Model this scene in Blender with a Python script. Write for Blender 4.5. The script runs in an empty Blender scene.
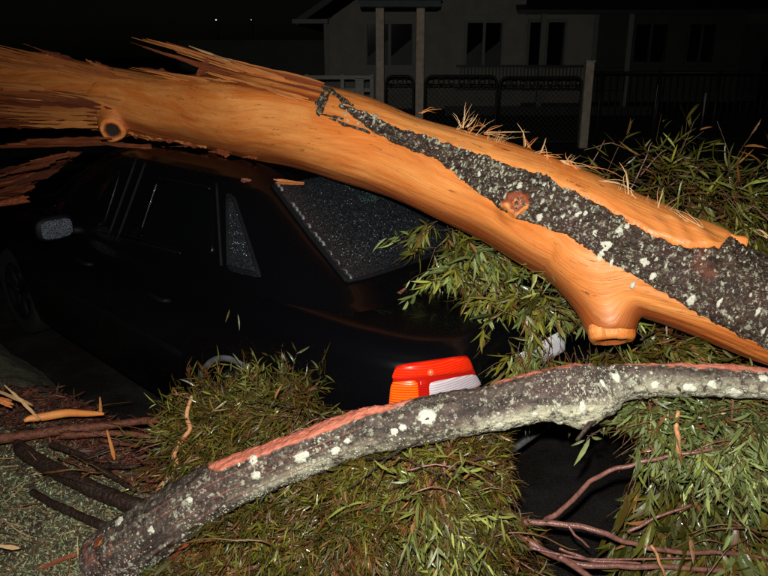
import bpy, bmesh, math, random
import numpy as np
from mathutils import Vector, Matrix, noise
from mathutils.bvhtree import BVHTree
random.seed(7); RNG = np.random.default_rng(7)
S = bpy.context.scene
COL = S.collection
# ------------------------------------------------------------------ camera
F, PITCH, H = 727.0, 0.320, 1.71            # focal length in photo pixels (768 wide), tilt down, eye height
cam = bpy.data.cameras.new('camera'); camo = bpy.data.objects.new('camera', cam); COL.objects.link(camo)
cam.sensor_width = 36.0; cam.lens = 36.0 * F / 768.0; cam.clip_start = 0.05; cam.clip_end = 400
camo.location = (0, 0, H); camo.rotation_euler = (math.pi / 2 - PITCH, 0, 0)
S.camera = camo
CP, SP = math.cos(PITCH), math.sin(PITCH)
# ------------------------------------------------------------------ night sky
W = bpy.data.worlds.new('World'); S.world = W; W.use_nodes = True
wn = W.node_tree.nodes; bg = wn['Background']
sky = wn.new('ShaderNodeTexSky'); sky.sky_type = 'NISHITA'; sky.sun_disc = False
sky.sun_elevation = math.radians(15); sky.sun_rotation = math.radians(200)
W.node_tree.links.new(sky.outputs[0], bg.inputs[0]); bg.inputs[1].default_value = 0.0003
# the only light at the scene: the flash of the camera, beside the lens
fl = bpy.data.lights.new('camera_flash', 'SPOT'); fl.energy = 425; fl.spot_size = math.radians(105); fl.spot_blend = 0.9; fl.shadow_soft_size = 0.018; fl.color = (1, 0.97, 0.93)
flo = bpy.data.objects.new('camera_flash', fl); COL.objects.link(flo); flo.location = (-0.03, 0.0, H + 0.14); flo.rotation_euler = (math.pi / 2 - PITCH, 0, math.radians(-3))
S.view_settings.view_transform = 'Standard'; S.view_settings.look = 'None'
S.view_settings.exposure = 0.0; S.view_settings.gamma = 1.0; S.view_settings.use_curve_mapping = False
S.render.engine = 'CYCLES'
S.cycles.use_denoising = False; S.cycles.max_bounces = 6; S.cycles.caustics_reflective = False; S.cycles.caustics_refractive = False
S.cycles.sample_clamp_indirect = 4

# ------------------------------------------------------------------ pixel <-> world
def at(px, py, Y):
    u = (px - 384) / F; v = (288 - py) / F
    t = Y / (CP + v * SP)
    return Vector((u * t, Y, H + (v * CP - SP) * t))
def ray(px, py):
    u = (px - 384) / F; v = (288 - py) / F
    return Vector((u, CP + v * SP, v * CP - SP)).normalized()
def proj(p):
    d = (p[0], p[1], p[2] - H); z = d[1] * CP - d[2] * SP; y = d[1] * SP + d[2] * CP
    return 384 + F * d[0] / z, 288 - F * y / z, z
def ground_at(px, py, z=0.0):
    r = ray(px, py); t = (z - H) / r.z
    return Vector((r.x * t, r.y * t, z))
def projn(P):
    d = np.asarray(P, float) - np.array([0, 0, H]); z = d[:, 1] * CP - d[:, 2] * SP; y = d[:, 1] * SP + d[:, 2] * CP
    return 384 + F * d[:, 0] / z, 288 - F * y / z
def lerp(a, b, t): return a + (b - a) * t
def sstep(a, b, x):
    t = min(1, max(0, (x - a) / (b - a))); return t * t * (3 - 2 * t)
def fbm(p, o=4): return noise.fractal(p, 1.0, 2.0, o, noise_basis='PERLIN_ORIGINAL')

# ------------------------------------------------------------------ object helpers
LOCAL = set()                                # things whose parts are given in the thing's own coordinates
def tag(o, label=None, cat=None, group=None, kind=None):
    if label: o['label'] = label
    if cat: o['category'] = cat
    if group: o['group'] = group
    if kind: o['kind'] = kind
    return o
def empty(name, loc, label, cat, group=None):
    o = bpy.data.objects.new(name, None); COL.objects.link(o); o.location = loc; o.empty_display_size = 0.1
    tag(o, label, cat, group); return o
def link(name, me, m, parent=None, smooth=True):
    if smooth and len(me.polygons): me.polygons.foreach_set('use_smooth', [True] * len(me.polygons))
    o = bpy.data.objects.new(name, me); COL.objects.link(o)
    for k in (m if isinstance(m, (list, tuple)) else [m]): me.materials.append(MAT[k])
    if parent is not None:
        o.parent = parent
        if parent.type == 'EMPTY' and parent.name not in LOCAL: o.matrix_parent_inverse = parent.matrix_basis.inverted()
    return o
def raw(name, V, Fc, m, parent=None, smooth=True, uv=None, attrs=None):
    me = bpy.data.meshes.new(name); me.from_pydata([tuple(v) for v in V], [], Fc); me.update()
    if uv is not None:
        L = me.uv_layers.new(name='UVMap'); idx = np.empty(len(me.loops), int); me.loops.foreach_get('vertex_index', idx)
        L.data.foreach_set('uv', np.asarray(uv, float)[idx].ravel())
    for k, vals in (attrs or {}).items():
        vals = np.asarray(vals, float)
        if vals.ndim == 1:
            a = me.attributes.new(k, 'FLOAT', 'POINT'); a.data.foreach_set('value', vals)
        else:
            a = me.attributes.new(k, 'FLOAT_COLOR', 'POINT')
            a.data.foreach_set('color', np.concatenate([vals, np.ones((len(vals), 1))], 1).ravel())
    return link(name, me, m, parent, smooth)
class MB:
    def __init__(s): s.V = []; s.F = []
    def add(s, V, Fc):
        b = len(s.V); s.V += [Vector(v) for v in V]; s.F += [[i + b for i in f] for f in Fc]; return s
    def box(s, c, d, R=None, bev=0.0):
        bm = bmesh.new(); bmesh.ops.create_cube(bm, size=1)
        for v in bm.verts: v.co = Vector((v.co.x * d[0], v.co.y * d[1], v.co.z * d[2]))
        if bev > 0: bmesh.ops.bevel(bm, geom=bm.edges[:], offset=bev, segments=1, affect='EDGES')
        bm.verts.ensure_lookup_table()
        c = Vector(c)
        s.add([(R @ v.co if R else v.co) + c for v in bm.verts], [[v.index for v in f.verts] for f in bm.faces]); bm.free(); return s
    def tube(s, P, r, n=8, cap=True):
        P = [Vector(p) for p in P]; R = r if isinstance(r, (list, tuple)) else [r] * len(P)
        T = [(P[min(i + 1, len(P) - 1)] - P[max(i - 1, 0)]).normalized() for i in range(len(P))]
        N = T[0].orthogonal().normalized(); b = len(s.V)
        for i, p in enumerate(P):
            N = (N - T[i] * N.dot(T[i])).normalized(); B = T[i].cross(N)
            for k in range(n):
                a = 2 * math.pi * k / n; s.V.append(p + (N * math.cos(a) + B * math.sin(a)) * R[i])
        for i in range(len(P) - 1):
            for k in range(n):
                k2 = (k + 1) % n; s.F.append([b + i * n + k, b + i * n + k2, b + (i + 1) * n + k2, b + (i + 1) * n + k])
        if cap:
            s.F.append([b + k for k in range(n)][::-1]); e = b + (len(P) - 1) * n; s.F.append([e + k for k in range(n)])
        return s
    def sliver(s, p0, p1, w, th, face, seg=6, jag=0.25, bend=0.0, w_end=0.15):
        # a torn splinter of wood: tapering slab, side ragged, 'face' roughly its flat normal
        p0, p1 = Vector(p0), Vector(p1); T = (p1 - p0); L = T.length; T.normalize()
        N = (Vector(face) - T * T.dot(face)).normalized(); B = T.cross(N); V = []; Fc = []
        for i in range(seg + 1):
            t = i / seg; ww = lerp(w, w * w_end, t ** 1.3) * (0.3 + 0.7 * min(1, t * 5)) * (1 + jag * random.uniform(-1, 1)); tt = lerp(th, th * 0.3, t)
            c = p0 + T * (L * t) + N * bend * L * t * t + B * ww * random.uniform(-jag, jag) * 0.5
            V += [c + B * ww / 2 + N * tt / 2, c - B * ww / 2 + N * tt / 2 * random.uniform(.6, 1.2), c - B * ww / 2 - N * tt / 2, c + B * ww / 2 - N * tt / 2]
        for i in range(seg):
            a = 4 * i
            for k in range(4): Fc.append([a + k, a + (k + 1) % 4, a + 4 + (k + 1) % 4, a + 4 + k])
        Fc += [[3, 2, 1, 0], [4 * seg + k for k in range(4)]]
        return s.add(V, Fc)
    def build(s, name, m, parent=None, smooth=True): return raw(name, s.V, s.F, m, parent, smooth)
def wob(P, n, amp, seed=0, r=None):
    # catmull-rom resample of a polyline, with a little wander
    P = [Vector(p) for p in P]; out = []; M = len(P) - 1
    for i in range(n + 1):
        t = i / n * M; k = min(int(t), M - 1); u = t - k
        a, b, c, d = P[max(k - 1, 0)], P[k], P[k + 1], P[min(k + 2, M)]
        q = 0.5 * ((2 * b) + (c - a) * u + (2 * a - 5 * b + 4 * c - d) * u * u + (3 * b - a - 3 * c + d) * u ** 3)
        out.append(q + noise.noise_vector(Vector((t * 1.7 + seed * 9.1, seed, 0))) * amp)
    return out

# ------------------------------------------------------------------ materials
MAT = {}
class NT:
    def __init__(s, name):
        s.m = bpy.data.materials.new(name); s.m.use_nodes = True; s.t = s.m.node_tree; s.b = s.t.nodes['Principled BSDF']; MAT[name] = s.m
    def n(s, typ, **kw):
        nd = s.t.nodes.new('ShaderNode' + typ)
        for k, v in kw.items():
            if k.startswith('i_'): s.put(nd.inputs[int(k[2:]) if k[2:].isdigit() else k[2:].replace('_', ' ')], v)
            else: setattr(nd, k, v)
        return nd
    def put(s, sock, v):
        if isinstance(v, bpy.types.NodeSocket): s.t.links.new(v, sock)
        else: sock.default_value = (*v, 1) if isinstance(v, tuple) and len(v) == 3 and sock.type == 'RGBA' else v
    def set(s, **kw):
        for k, v in kw.items(): s.put(s.b.inputs[k.replace('_', ' ')], v)
        return s
    def co(s, kind='Object', scale=(1, 1, 1)):
        tc = s.n('TexCoord'); mp = s.n('Mapping'); s.t.links.new(tc.outputs[kind], mp.inputs[0]); mp.inputs['Scale'].default_value = scale; return mp.outputs[0]
    def noise(s, scale, co, detail=4, rough=0.6, dist=0.0):
        nd = s.n('TexNoise', i_Scale=scale, i_Detail=detail, i_Roughness=rough, i_Distortion=dist); s.t.links.new(co, nd.inputs['Vector']); return nd.outputs[0]
    def ramp(s, fac, *stops):
        r = s.n('ValToRGB'); s.t.links.new(fac, r.inputs[0]); e = r.color_ramp.elements
        while len(e) < len(stops): e.new(0.5)
        for k, (p, c) in enumerate(stops):
            e[k].position = p; e[k].color = (*c, 1) if isinstance(c, tuple) else (c, c, c, 1)
        return r.outputs[0]
    def mix(s, fac, a, b, mode='MIX'):
        m = s.n('Mix', data_type='RGBA', blend_type=mode); s.put(m.inputs[0], fac); s.put(m.inputs[6], a); s.put(m.inputs[7], b); return m.outputs[2]
    def math(s, op, a, b=0.0):
        m = s.n('Math', operation=op); s.put(m.inputs[0], a); s.put(m.inputs[1], b); return m.outputs[0]
    def attr(s, name, out='Fac'): return s.n('Attribute', attribute_name=name).outputs[out]
    def bump(s, h, dist=0.01, strength=1.0):
        b = s.n('Bump', i_Height=h); b.inputs['Distance'].default_value = dist; b.inputs['Strength'].default_value = strength
        s.t.links.new(b.outputs[0], s.b.inputs['Normal']); return s
def plain(name, c, rough=0.5, metal=0.0, spec=0.5, var=0.0, scale=20, bump=0.0, **kw):
    m = NT(name); m.set(Roughness=rough, Metallic=metal, Specular_IOR_Level=spec)
    if var > 0:
        v = m.noise(scale, m.co()); m.set(Base_Color=m.ramp(v, (0.25, tuple(x * (1 - var) for x in c)), (0.75, tuple(min(1, x * (1 + var)) for x in c))))
        if bump: m.bump(v, bump)
    else: m.set(Base_Color=c)
    m.set(**kw); return m
def wood(name, a, b, dark, rough=0.42, redness=0.5):
    m = NT(name); U = lambda x, y: m.co('UV', (x, y, 1))
    n1 = m.noise(1.0, U(2.2, 48), 5, 0.62, 0.5); n2 = m.noise(1.0, U(5, 150), 4, 0.65, 0.3); n3 = m.noise(1.0, U(2.0, 9), 5, 0.65, 1.0); n4 = m.noise(1.0, U(9, 22), 5, 0.7, 1.2)
    c = m.mix(m.ramp(n3, (0.34, 0.0), (0.64, 1.0)), a, b)
    c = m.mix(m.ramp(n1, (0.51, 0.0), (0.77, 0.46)), c, dark)
    c = m.mix(m.ramp(n2, (0.55, 0.0), (0.74, 0.32)), c, dark)
    c = m.mix(m.ramp(n4, (0.62, 0.0), (0.76, 0.34)), c, tuple(x * .6 for x in dark))
    c = m.mix(m.ramp(m.noise(1.0, U(4, 95), 4, .65), (0.56, 0.0), (0.72, 0.42)), c, (0.88, 0.42, 0.15))
    crack = m.ramp(m.noise(1.0, U(1.1, 30), 3, .5, .6), (0.485, 0.0), (0.498, 1.0), (0.502, 1.0), (0.515, 0.0))
    crack = m.math('MULTIPLY', crack, m.ramp(n4, (0.54, 0.0), (0.64, 0.8)))
    c = m.mix(crack, c, (0.06, 0.014, 0.006))
    c = m.mix(m.attr('stain_shade'), c, m.mix(m.ramp(n2, (0.3, 0.0), (0.7, 1.0)), dark, tuple(x * .4 for x in dark)))
    m.set(Base_Color=c, Roughness=m.ramp(n1, (0.3, rough - 0.06), (0.8, rough + 0.25)), Specular_IOR_Level=0.45)
    m.bump(m.math('SUBTRACT', m.math('ADD', n1, m.math('MULTIPLY', n2, 0.8)), crack), 0.006, 0.55); return m
wood('sapwood', (0.93, 0.375, 0.095), (0.75, 0.205, 0.034), (0.30, 0.050, 0.010), 0.38)
wood('torn_wood', (0.80, 0.33, 0.085), (0.58, 0.18, 0.04), (0.20, 0.04, 0.012), 0.6)
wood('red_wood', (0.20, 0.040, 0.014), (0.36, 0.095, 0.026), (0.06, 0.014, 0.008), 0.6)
wood('straw_wood', (0.80, 0.55, 0.27), (0.70, 0.42, 0.18), (0.42, 0.20, 0.08), 0.6)
plain('heartwood', (0.16, 0.09, 0.05), 0.8, var=0.5, scale=60, bump=0.004)
plain('hollow_shade', (0.02, 0.009, 0.005), 0.9, var=0.5, scale=60, bump=0.006)  # near-black colour puts the shade of a deep hole on a shallow disc
def bark_mat(name, base, alt, pinks):
    m = NT(name); o = m.co(); u = m.co('UV', (6, 28, 1))
    n1 = m.noise(38, o, 6, 0.65); n2 = m.noise(7, o, 3, 0.55); n3 = m.noise(1.0, u, 4, 0.6, 0.5)
    c = m.mix(m.ramp(n1, (0.3, 0.0), (0.72, 1.0)), base, alt)
    c = m.mix(m.ramp(n2, (0.5, 0.0), (0.72, 0.7)), c, (0.062, 0.022, 0.026))
    c = m.mix(m.ramp(n3, (0.35, 0.75), (0.5, 0.0)), c, (0.016, 0.011, 0.009))
    fine = m.ramp(m.noise(115, o, 3, 0.7), (0.575, 0.0), (0.63, 1.0)); zone = m.ramp(m.noise(9, o, 4, 0.7), (0.38, 0.12), (0.58, 1.0))
    dens = m.math('MAXIMUM', zone, m.attr('crust'))
    c = m.mix(m.math('MULTIPLY', m.math('MULTIPLY', fine, dens), 0.65), c, (0.46, 0.45, 0.30))
    crust = m.math('MULTIPLY', m.attr('crust'), m.ramp(m.noise(32, o, 5, 0.75), (0.40, 0.0), (0.52, 1.0)))
    c = m.mix(crust, c, (0.56, 0.53, 0.36))
    pat = m.math('MULTIPLY', m.ramp(m.noise(46, o, 6, .72), (.555, 0.0), (.60, 1.0)), m.ramp(m.noise(6, o, 3, .6), (.36, .25), (.56, 1.0)))
    c = m.mix(m.math('MULTIPLY', pat, .85), c, m.mix(m.ramp(n1, (.35, 0.0), (.65, 1.0)), (.30, .31, .22), (.54, .53, .39)))
    c = m.mix(m.attr('bare'), c, m.mix(m.ramp(n1, (0.3, 0.0), (0.8, 1.0)), pinks[0], pinks[1]))
    m.set(Base_Color=c, Roughness=m.ramp(n1, (0.3, 0.5), (0.7, 0.8)), Specular_IOR_Level=0.25)
    m.bump(m.math('ADD', n1, n3), 0.008, 0.8); return m
bark_mat('bark', (0.020, 0.011, 0.007), (0.078, 0.046, 0.030), ((0.30, 0.06, 0.035), (0.52, 0.16, 0.08)))
bark_mat('limb_bark', (0.028, 0.018, 0.014), (0.135, 0.100, 0.080), ((0.66, 0.17, 0.10), (0.76, 0.30, 0.19)))
plain('lichen_cream', (0.62, 0.62, 0.49), 0.9, spec=0.15, var=0.3, scale=150, bump=0.004)
m = NT('lichen'); o = m.co(); v = m.noise(140, o, 4, .7); z = m.noise(16, o, 3, .6)
m.set(Base_Color=m.mix(m.ramp(v, (.35, 0.0), (.6, 1.0)), m.mix(m.ramp(z, (.4, 0.0), (.6, 1.0)), (.20, .22, .15), (.36, .35, .24)), m.mix(m.ramp(z, (.4, 0.0), (.6, 1.0)), (.44, .46, .35), (.66, .65, .50))), Roughness=.9, Specular_IOR_Level=.15); m.bump(v, .004)
plain('dark_twig', (0.032, 0.017, 0.011), 0.5, var=0.7, scale=55, bump=0.012)
plain('purple_twig', (0.20, 0.088, 0.066), 0.32, var=0.55, scale=45, bump=0.004)
plain('red_twig', (0.13, 0.065, 0.020), 0.4, var=0.5, scale=30)
plain('torn_bark', (0.15, 0.048, 0.022), 0.6, var=0.75, scale=45, bump=0.012)
plain('orange_bark', (0.52, 0.24, 0.10), 0.6, var=0.5, scale=60, bump=0.004)
m = NT('leaf'); m.set(Base_Color=m.attr('tint', 'Color'), Roughness=m.ramp(m.noise(22, m.co(), 2), (0.42, 0.5), (0.66, 0.14)), Specular_IOR_Level=0.35)
m.bump(m.noise(150, m.co(), 2), 0.002, 0.3)
for k, c in enumerate(((0.105, 0.125, 0.040), (0.19, 0.22, 0.080), (0.070, 0.088, 0.034), (0.135, 0.115, 0.030), (0.30, 0.33, 0.20))):
    plain('leaf_tone%d' % k, c, 0.42, spec=0.25, var=0.3, scale=30)
m = NT('litter'); m.set(Base_Color=m.attr('tint', 'Color'), Roughness=0.6)
# car
m = NT('black_paint'); m.set(Base_Color=(0.0022, 0.0023, 0.003), Roughness=0.30, Specular_IOR_Level=0.12, Coat_Weight=0.16, Coat_Roughness=0.03)
plain('black_plastic', (0.003, 0.003, 0.0033), 0.6, spec=0.15, var=0.3)
plain('seal_rubber', (0.006, 0.006, 0.007), 0.8, spec=0.15, var=0.4, scale=40)
plain('worn_rubber', (0.13, 0.135, 0.14), 0.5, var=0.7, scale=25)
plain('tyre_rubber', (0.006, 0.006, 0.006), 0.7)
plain('alloy', (0.008, 0.008, 0.009), 0.7, metal=0.8)
plain('arch_grey', (0.12, 0.125, 0.13), 0.45, var=0.5, scale=12)
plain('dark_glass', (0.0025, 0.0028, 0.0032), 0.06, spec=0.4)
m = NT('wet_glass'); v = m.noise(120, m.co(), 5, 0.75); d = m.ramp(v, (0.45, 0.0), (0.66, 1.0))
m.set(Base_Color=m.mix(d, (0.008, 0.009, 0.011), (0.042, 0.047, 0.053)), Roughness=m.ramp(v, (0.4, 0.06), (0.7, 0.4)), Specular_IOR_Level=0.5); m.bump(v, 0.004, 0.6)
m = NT('crazed_glass'); v = m.n('TexVoronoi', i_Scale=70.0, feature='DISTANCE_TO_EDGE'); m.t.links.new(m.co(), v.inputs['Vector'])
m.set(Base_Color=m.ramp(v.outputs['Distance'], (0.0, (0.07, 0.11, 0.10)), (0.16, (0.006, 0.012, 0.012))), Roughness=0.2); m.bump(v.outputs['Distance'], 0.004, 0.8)
plain('drop', (0.30, 0.32, 0.34), 0.16, spec=1.0)
m = NT('mirror_glass'); v = m.noise(230, m.co(), 3, .7); m.set(Base_Color=m.ramp(v, (.54, (.008, .010, .014)), (.66, (.24, .32, .42))), Roughness=.3, Specular_IOR_Level=.6); m.bump(v, .003)  # glints of water drops painted as pale blue specks
def lens(name, c, e):
    m = NT(name); w = m.n('TexWave', i_Scale=34.0, bands_direction='Z', wave_type='BANDS'); m.t.links.new(m.co(), w.inputs['Vector'])
    m.set(Base_Color=m.mix(w.outputs[1], c, e), Roughness=0.2, Specular_IOR_Level=0.4); m.bump(w.outputs[1], 0.001, 0.3)
lens('lens_red', (0.92, 0.012, 0.004), (0.92, 0.045, 0.006)); lens('lens_amber', (1.0, 0.20, 0.008), (0.92, 0.04, 0.004)); lens('lens_white', (0.72, 0.64, 0.66), (0.46, 0.40, 0.43))
plain('glint_dome_red', (1.0, 0.16, 0.06), 0.18, spec=1.0)  # glossy red for the added highlight dome on the tail light
lens('lens_deep', (0.55, 0.008, 0.004), (0.40, 0.01, 0.004))
plain('plate_white', (1.0, 1.0, 1.0), 0.3, var=0.08)
plain('seat_cloth', (0.012, 0.012, 0.014), 0.9)
# surroundings
m = NT('asphalt'); v = m.noise(140, m.co(), 4, 0.7); m.set(Base_Color=m.ramp(v, (0.35, (0.008, 0.007, 0.006)), (0.75, (0.032, 0.026, 0.022))), Roughness=m.ramp(m.noise(3, m.co()), (0.4, 0.3), (0.6, 0.7)), Specular_IOR_Level=0.4); m.bump(v, 0.006)
m = NT('soil'); o = m.co(); v = m.noise(55, o, 6, 0.7); g = m.ramp(m.noise(7, o, 4, 0.7), (0.42, 0.0), (0.6, 1.0))
m.set(Base_Color=m.mix(g, m.ramp(v, (0.3, (0.030, 0.016, 0.010)), (0.7, (0.12, 0.065, 0.04))), m.ramp(v, (0.3, (0.06, 0.065, 0.035)), (0.7, (0.22, 0.23, 0.14)))), Roughness=0.85); m.bump(v, 0.02)
m = NT('lawn'); v = m.noise(9, m.co(), 6, 0.7); m.set(Base_Color=m.ramp(v, (0.3, (0.02, 0.03, 0.012)), (0.7, (0.06, 0.075, 0.03))), Roughness=0.9); m.bump(v, 0.05)
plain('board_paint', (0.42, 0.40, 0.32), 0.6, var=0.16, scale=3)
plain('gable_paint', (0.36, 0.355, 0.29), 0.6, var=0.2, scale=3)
plain('roof_iron', (0.05, 0.052, 0.05), 0.5, var=0.3, scale=4)
plain('trim_paint', (0.25, 0.26, 0.22), 0.5, var=0.15, scale=8)
plain('window_dark', (0.006, 0.007, 0.007), 0.15, spec=0.3)
plain('wing_dim_paint', (0.07, 0.075, 0.065), 0.6, var=0.2, scale=3)  # dimness of the set-back walls put into a darker board colour
plain('post_timber', (0.66, 0.55, 0.42), 0.7, var=0.3, scale=9, bump=0.006)
plain('arbor_roof', (0.055, 0.085, 0.075), 0.6, var=0.3, scale=6)
plain('white_rail', (0.42, 0.42, 0.38), 0.6, var=0.2, scale=8)
plain('gate_iron', (0.018, 0.018, 0.018), 0.5, metal=0.2)
plain('galv_wire', (0.12, 0.12, 0.11), 0.5, metal=0.3)
plain('door_paint', (0.30, 0.22, 0.15), 0.5, var=0.1)
plain('concrete', (0.42, 0.43, 0.41), 0.8, var=0.2, scale=20)
m = NT('lamp_glow'); m.set(Base_Color=(1, 1, 1), Emission_Color=(0.9, 0.95, 1.0), Emission_Strength=1.2)

# ------------------------------------------------------------------ car frame of reference
CAR_X, CAR_Y, CAR_Z, YAW = 0.691, 2.761, -0.202, 0.804
cf = Vector((-math.sin(YAW), math.cos(YAW), 0)); cl = Vector((-math.cos(YAW), -math.sin(YAW), 0))
MCAR = Matrix.Translation((CAR_X, CAR_Y, CAR_Z)) @ Matrix(((cf.x, cl.x, 0, 0), (cf.y, cl.y, 0, 0), (0, 0, 1, 0), (0, 0, 0, 1))) @ Matrix.Rotation(-0.031, 4, 'X') @ Matrix.Rotation(-0.018, 4, 'Y')
ICAR = MCAR.inverted()
def side_dist(x, y): return (x - 0.09) * cl.x + (y - 2.14) * cl.y      # how far towards the camera from the car's left flank
ROAD = -0.225
def gz(x, y): return lerp(ROAD, 0.0, sstep(0.05, 0.42, side_dist(x, y) + 0.05 * noise.noise(Vector((x * 2, y * 2, 0)))))

# ------------------------------------------------------------------ ground
def sheet(name, x0, x1, y0, y1, nx, ny, zf, m, cat=None):
    V = [(lerp(x0, x1, i / nx), lerp(y0, y1, j / ny), zf(lerp(x0, x1, i / nx), lerp(y0, y1, j / ny))) for j in range(ny + 1) for i in range(nx + 1)]
    Fc = [[j * (nx + 1) + i, j * (nx + 1) + i + 1, (j + 1) * (nx + 1) + i + 1, (j + 1) * (nx + 1) + i] for j in range(ny) for i in range(nx)]
    return tag(raw(name, V, Fc, m), kind='structure')
sheet('road', -60, 60, -30, 11.2, 4, 4, lambda x, y: ROAD, 'asphalt')
def verge_z(x, y):
    z = gz(x, y) + 0.012 * fbm(Vector((x * 5, y * 5, 1))); return z - 0.07 * (1 - sstep(-0.1, 0.22, side_dist(x, y)))
sheet('verge', -5.0, 2.0, -1.0, 6.0, 150, 150, verge_z, 'soil')
sheet('front_yard', -90, 90, 10.8, 140, 30, 20, lambda x, y: -0.01 + (-0.3 if y < 11 else 0) , 'lawn')

# ------------------------------------------------------------------ tube surfaces (fallen trunk, limb)
class Tube:
    def __init__(s, ctrl, n, m, shape=None, post=None):
        s.post = post
        # ctrl: (photo x, photo y of the axis, distance, half width in photo pixels)
        P = [at(c[0], c[1], c[2]) for c in ctrl]; R = [c[3] * proj(p)[2] / F for c, p in zip(ctrl, P)]
        s.C = wob(P, n, 0.0); s.R = [v.x for v in wob([Vector((r, 0, 0)) for r in R], n, 0.0)]; s.n = n; s.m = m
        s.T = [(s.C[min(i + 1, n)] - s.C[max(i - 1, 0)]).normalized() for i in range(n + 1)]
        s.N = []; s.B = []
        for i in range(n + 1):
            v = Vector((0, 0, H)) - s.C[i]; v = (v - s.T[i] * v.dot(s.T[i])).normalized(); s.N.append(v)
            b = v.cross(s.T[i]).normalized(); s.B.append(b if b.z > 0 else -b)
        s.L = [0.0]
        for i in range(n): s.L.append(s.L[-1] + (s.C[i + 1] - s.C[i]).length)
        s.shape = shape
        s.G = [[s.at(i, k) for k in range(m)] for i in range(n + 1)]
        s.A = np.array([[tuple(v) for v in r] for r in s.G]).reshape(-1, 3)
        s.PX, s.PY = projn(s.A); s.PX = s.PX.reshape(n + 1, m); s.PY = s.PY.reshape(n + 1, m)
    def th(s, k): return 2 * math.pi * k / s.m - math.pi
    def at(s, i, k, h=0.0):
        i0 = min(int(max(i, 0)), s.n - 1); f = i - i0; a = s.th(k)
        def q(j):
            d = s.N[j] * math.cos(a) + s.B[j] * math.sin(a); r = s.R[j]
            if s.shape: r += s.shape(s, j, a, d)
            p = s.C[j] + d * (r + h)
            return s.post(p, d) if s.post else p
        return q(i0).lerp(q(i0 + 1), f) if f > 0 else q(i0)
    def mesh(s, name, m, parent, attrs=None):
        n, mm = s.n, s.m; uv = [(s.L[i], k / mm * 2 * math.pi * s.R[i]) for i in range(n + 1) for k in range(mm)]
        Fc = [[i * mm + k, i * mm + (k + 1) % mm, (i + 1) * mm + (k + 1) % mm, (i + 1) * mm + k] for i in range(n) for k in range(mm)]
        Fc += [list(range(mm))[::-1], [n * mm + k for k in range(mm)]]
        return raw(name, s.A, Fc, m, parent, True, uv, attrs)
    def find(s, px, py):
        vis = slice(s.m // 4, 3 * s.m // 4 + 1); d = (s.PX[:, vis] - px) ** 2 + (s.PY[:, vis] - py) ** 2
        i, k = np.unravel_index(np.argmin(d), d.shape); return int(i), int(k + s.m // 4)
    def angle_at(s, i, yb):
        # ring coordinate (float k) at which ring i meets the photo line y = yb(x)
        best = None; prev = None
        for k in range(s.m // 4 - 4, 3 * s.m // 4 + 5):
            g = s.PY[i, k] - yb(s.PX[i, k])
            if prev is not None and prev > 0 >= g: return k - 1 + prev / (prev - g)
            prev = g
        return s.m * 0.25 if prev > 0 and False else (3 * s.m / 4 if prev > 0 else s.m / 4)
def poly(pts):
    X = [p[0] for p in pts]; Yv = [p[1] for p in pts]
    return lambda x: float(np.interp(x, X, Yv))

TR = [(-80, 82, 5.35, 34), (0, 86, 4.95, 34), (40, 86, 4.75, 33), (100, 97, 4.4, 31), (160, 108, 4.1, 33), (200, 111, 3.9, 36), (260, 116, 3.6, 43), (300, 124, 3.42, 43), (350, 139, 3.22, 44), (404, 159, 3.06, 42),
      (456, 177, 2.92, 46), (504, 195, 2.8, 49), (560, 222, 2.66, 54), (620, 252, 2.53, 54), (700, 285, 2.38, 50), (768, 316, 2.26, 47), (850, 352, 2.12, 45), (1298, 546, 1.56, 50)]
trunkY = poly([(c[0], c[2]) for c in TR]); trunkC = poly([(c[0], c[1]) for c in TR]); trunkW = poly([(c[0], c[3]) for c in TR])
stubs = [(at(602, 246, trunkY(602)), at(612, 341, trunkY(602) - 0.20), 0.085, 0.15, 0.10), (at(120, 106, 4.3), at(112, 131, 4.02), 0.05, 0.12, 0.10)]
def trunk_shape(s, i, a, d):
    c = s.C[i]; L = i / s.n * 5.0
    r = 0.012 * noise.noise(Vector((L * 1.3, math.cos(a) * 1.2, math.sin(a) * 1.2))) + 0.0035 * noise.noise(Vector((L * 3, math.cos(a) * 9, math.sin(a) * 9)))
    left = 1 - sstep(0.06, 0.28, i / s.n)
    r += left * 0.02 * noise.noise(Vector((L * 0.8, math.cos(a) * 4, math.sin(a) * 4 + 5)))
    if 0.0 <= 1:                                             # old knot with rolled lips
        q = c + d * s.R[i]; e = (q - KNOT).length; r += 0.022 * math.exp(-((e - 0.045) / 0.022) ** 2) - 0.014 * math.exp(-(e / 0.024) ** 2)
    return r
KNOT = at(517, 206, 2.60)
def trunk_post(p, d):
    # wood drawn out into the collars of the two broken branches
    for (p0, p1, R1) in ((stubs[0][0], stubs[0][1], .083), (stubs[1][0], stubs[1][1], .070)):
        w = p - p0
        if w.length < .6:
            sd = p1 - p0; L = sd.length; sd = sd / L; al = w.dot(sd); lat = (w - sd * al).length
            if al > -.02 and d.dot(sd) > 0:
                q = lat / R1; pr = L * float(np.interp(q, [0, .9, 1.02, 1.12, 1.35, 1.7, 2.1, 2.6, 3.2], [.93, .93, .91, .84, .68, .54, .40, .2, -.2]))
                k = .05; h = max(0, k - abs(al - pr)) / k; na = max(al, pr) + h * h * k * .25 * (1 if pr > .2 * L else 0); p = p + sd * (na - al) * sstep(-.02, .06, al) * sstep(.1, .5, d.dot(sd))
    return p
trunk = empty('fallen_tree_trunk', at(300, 135, 3.42), 'thick fallen tree trunk stripped to orange wood lying across the car roof', 'tree trunk')
TB = Tube(TR, 640, 168, trunk_shape, trunk_post)
stain_shade = []
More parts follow.
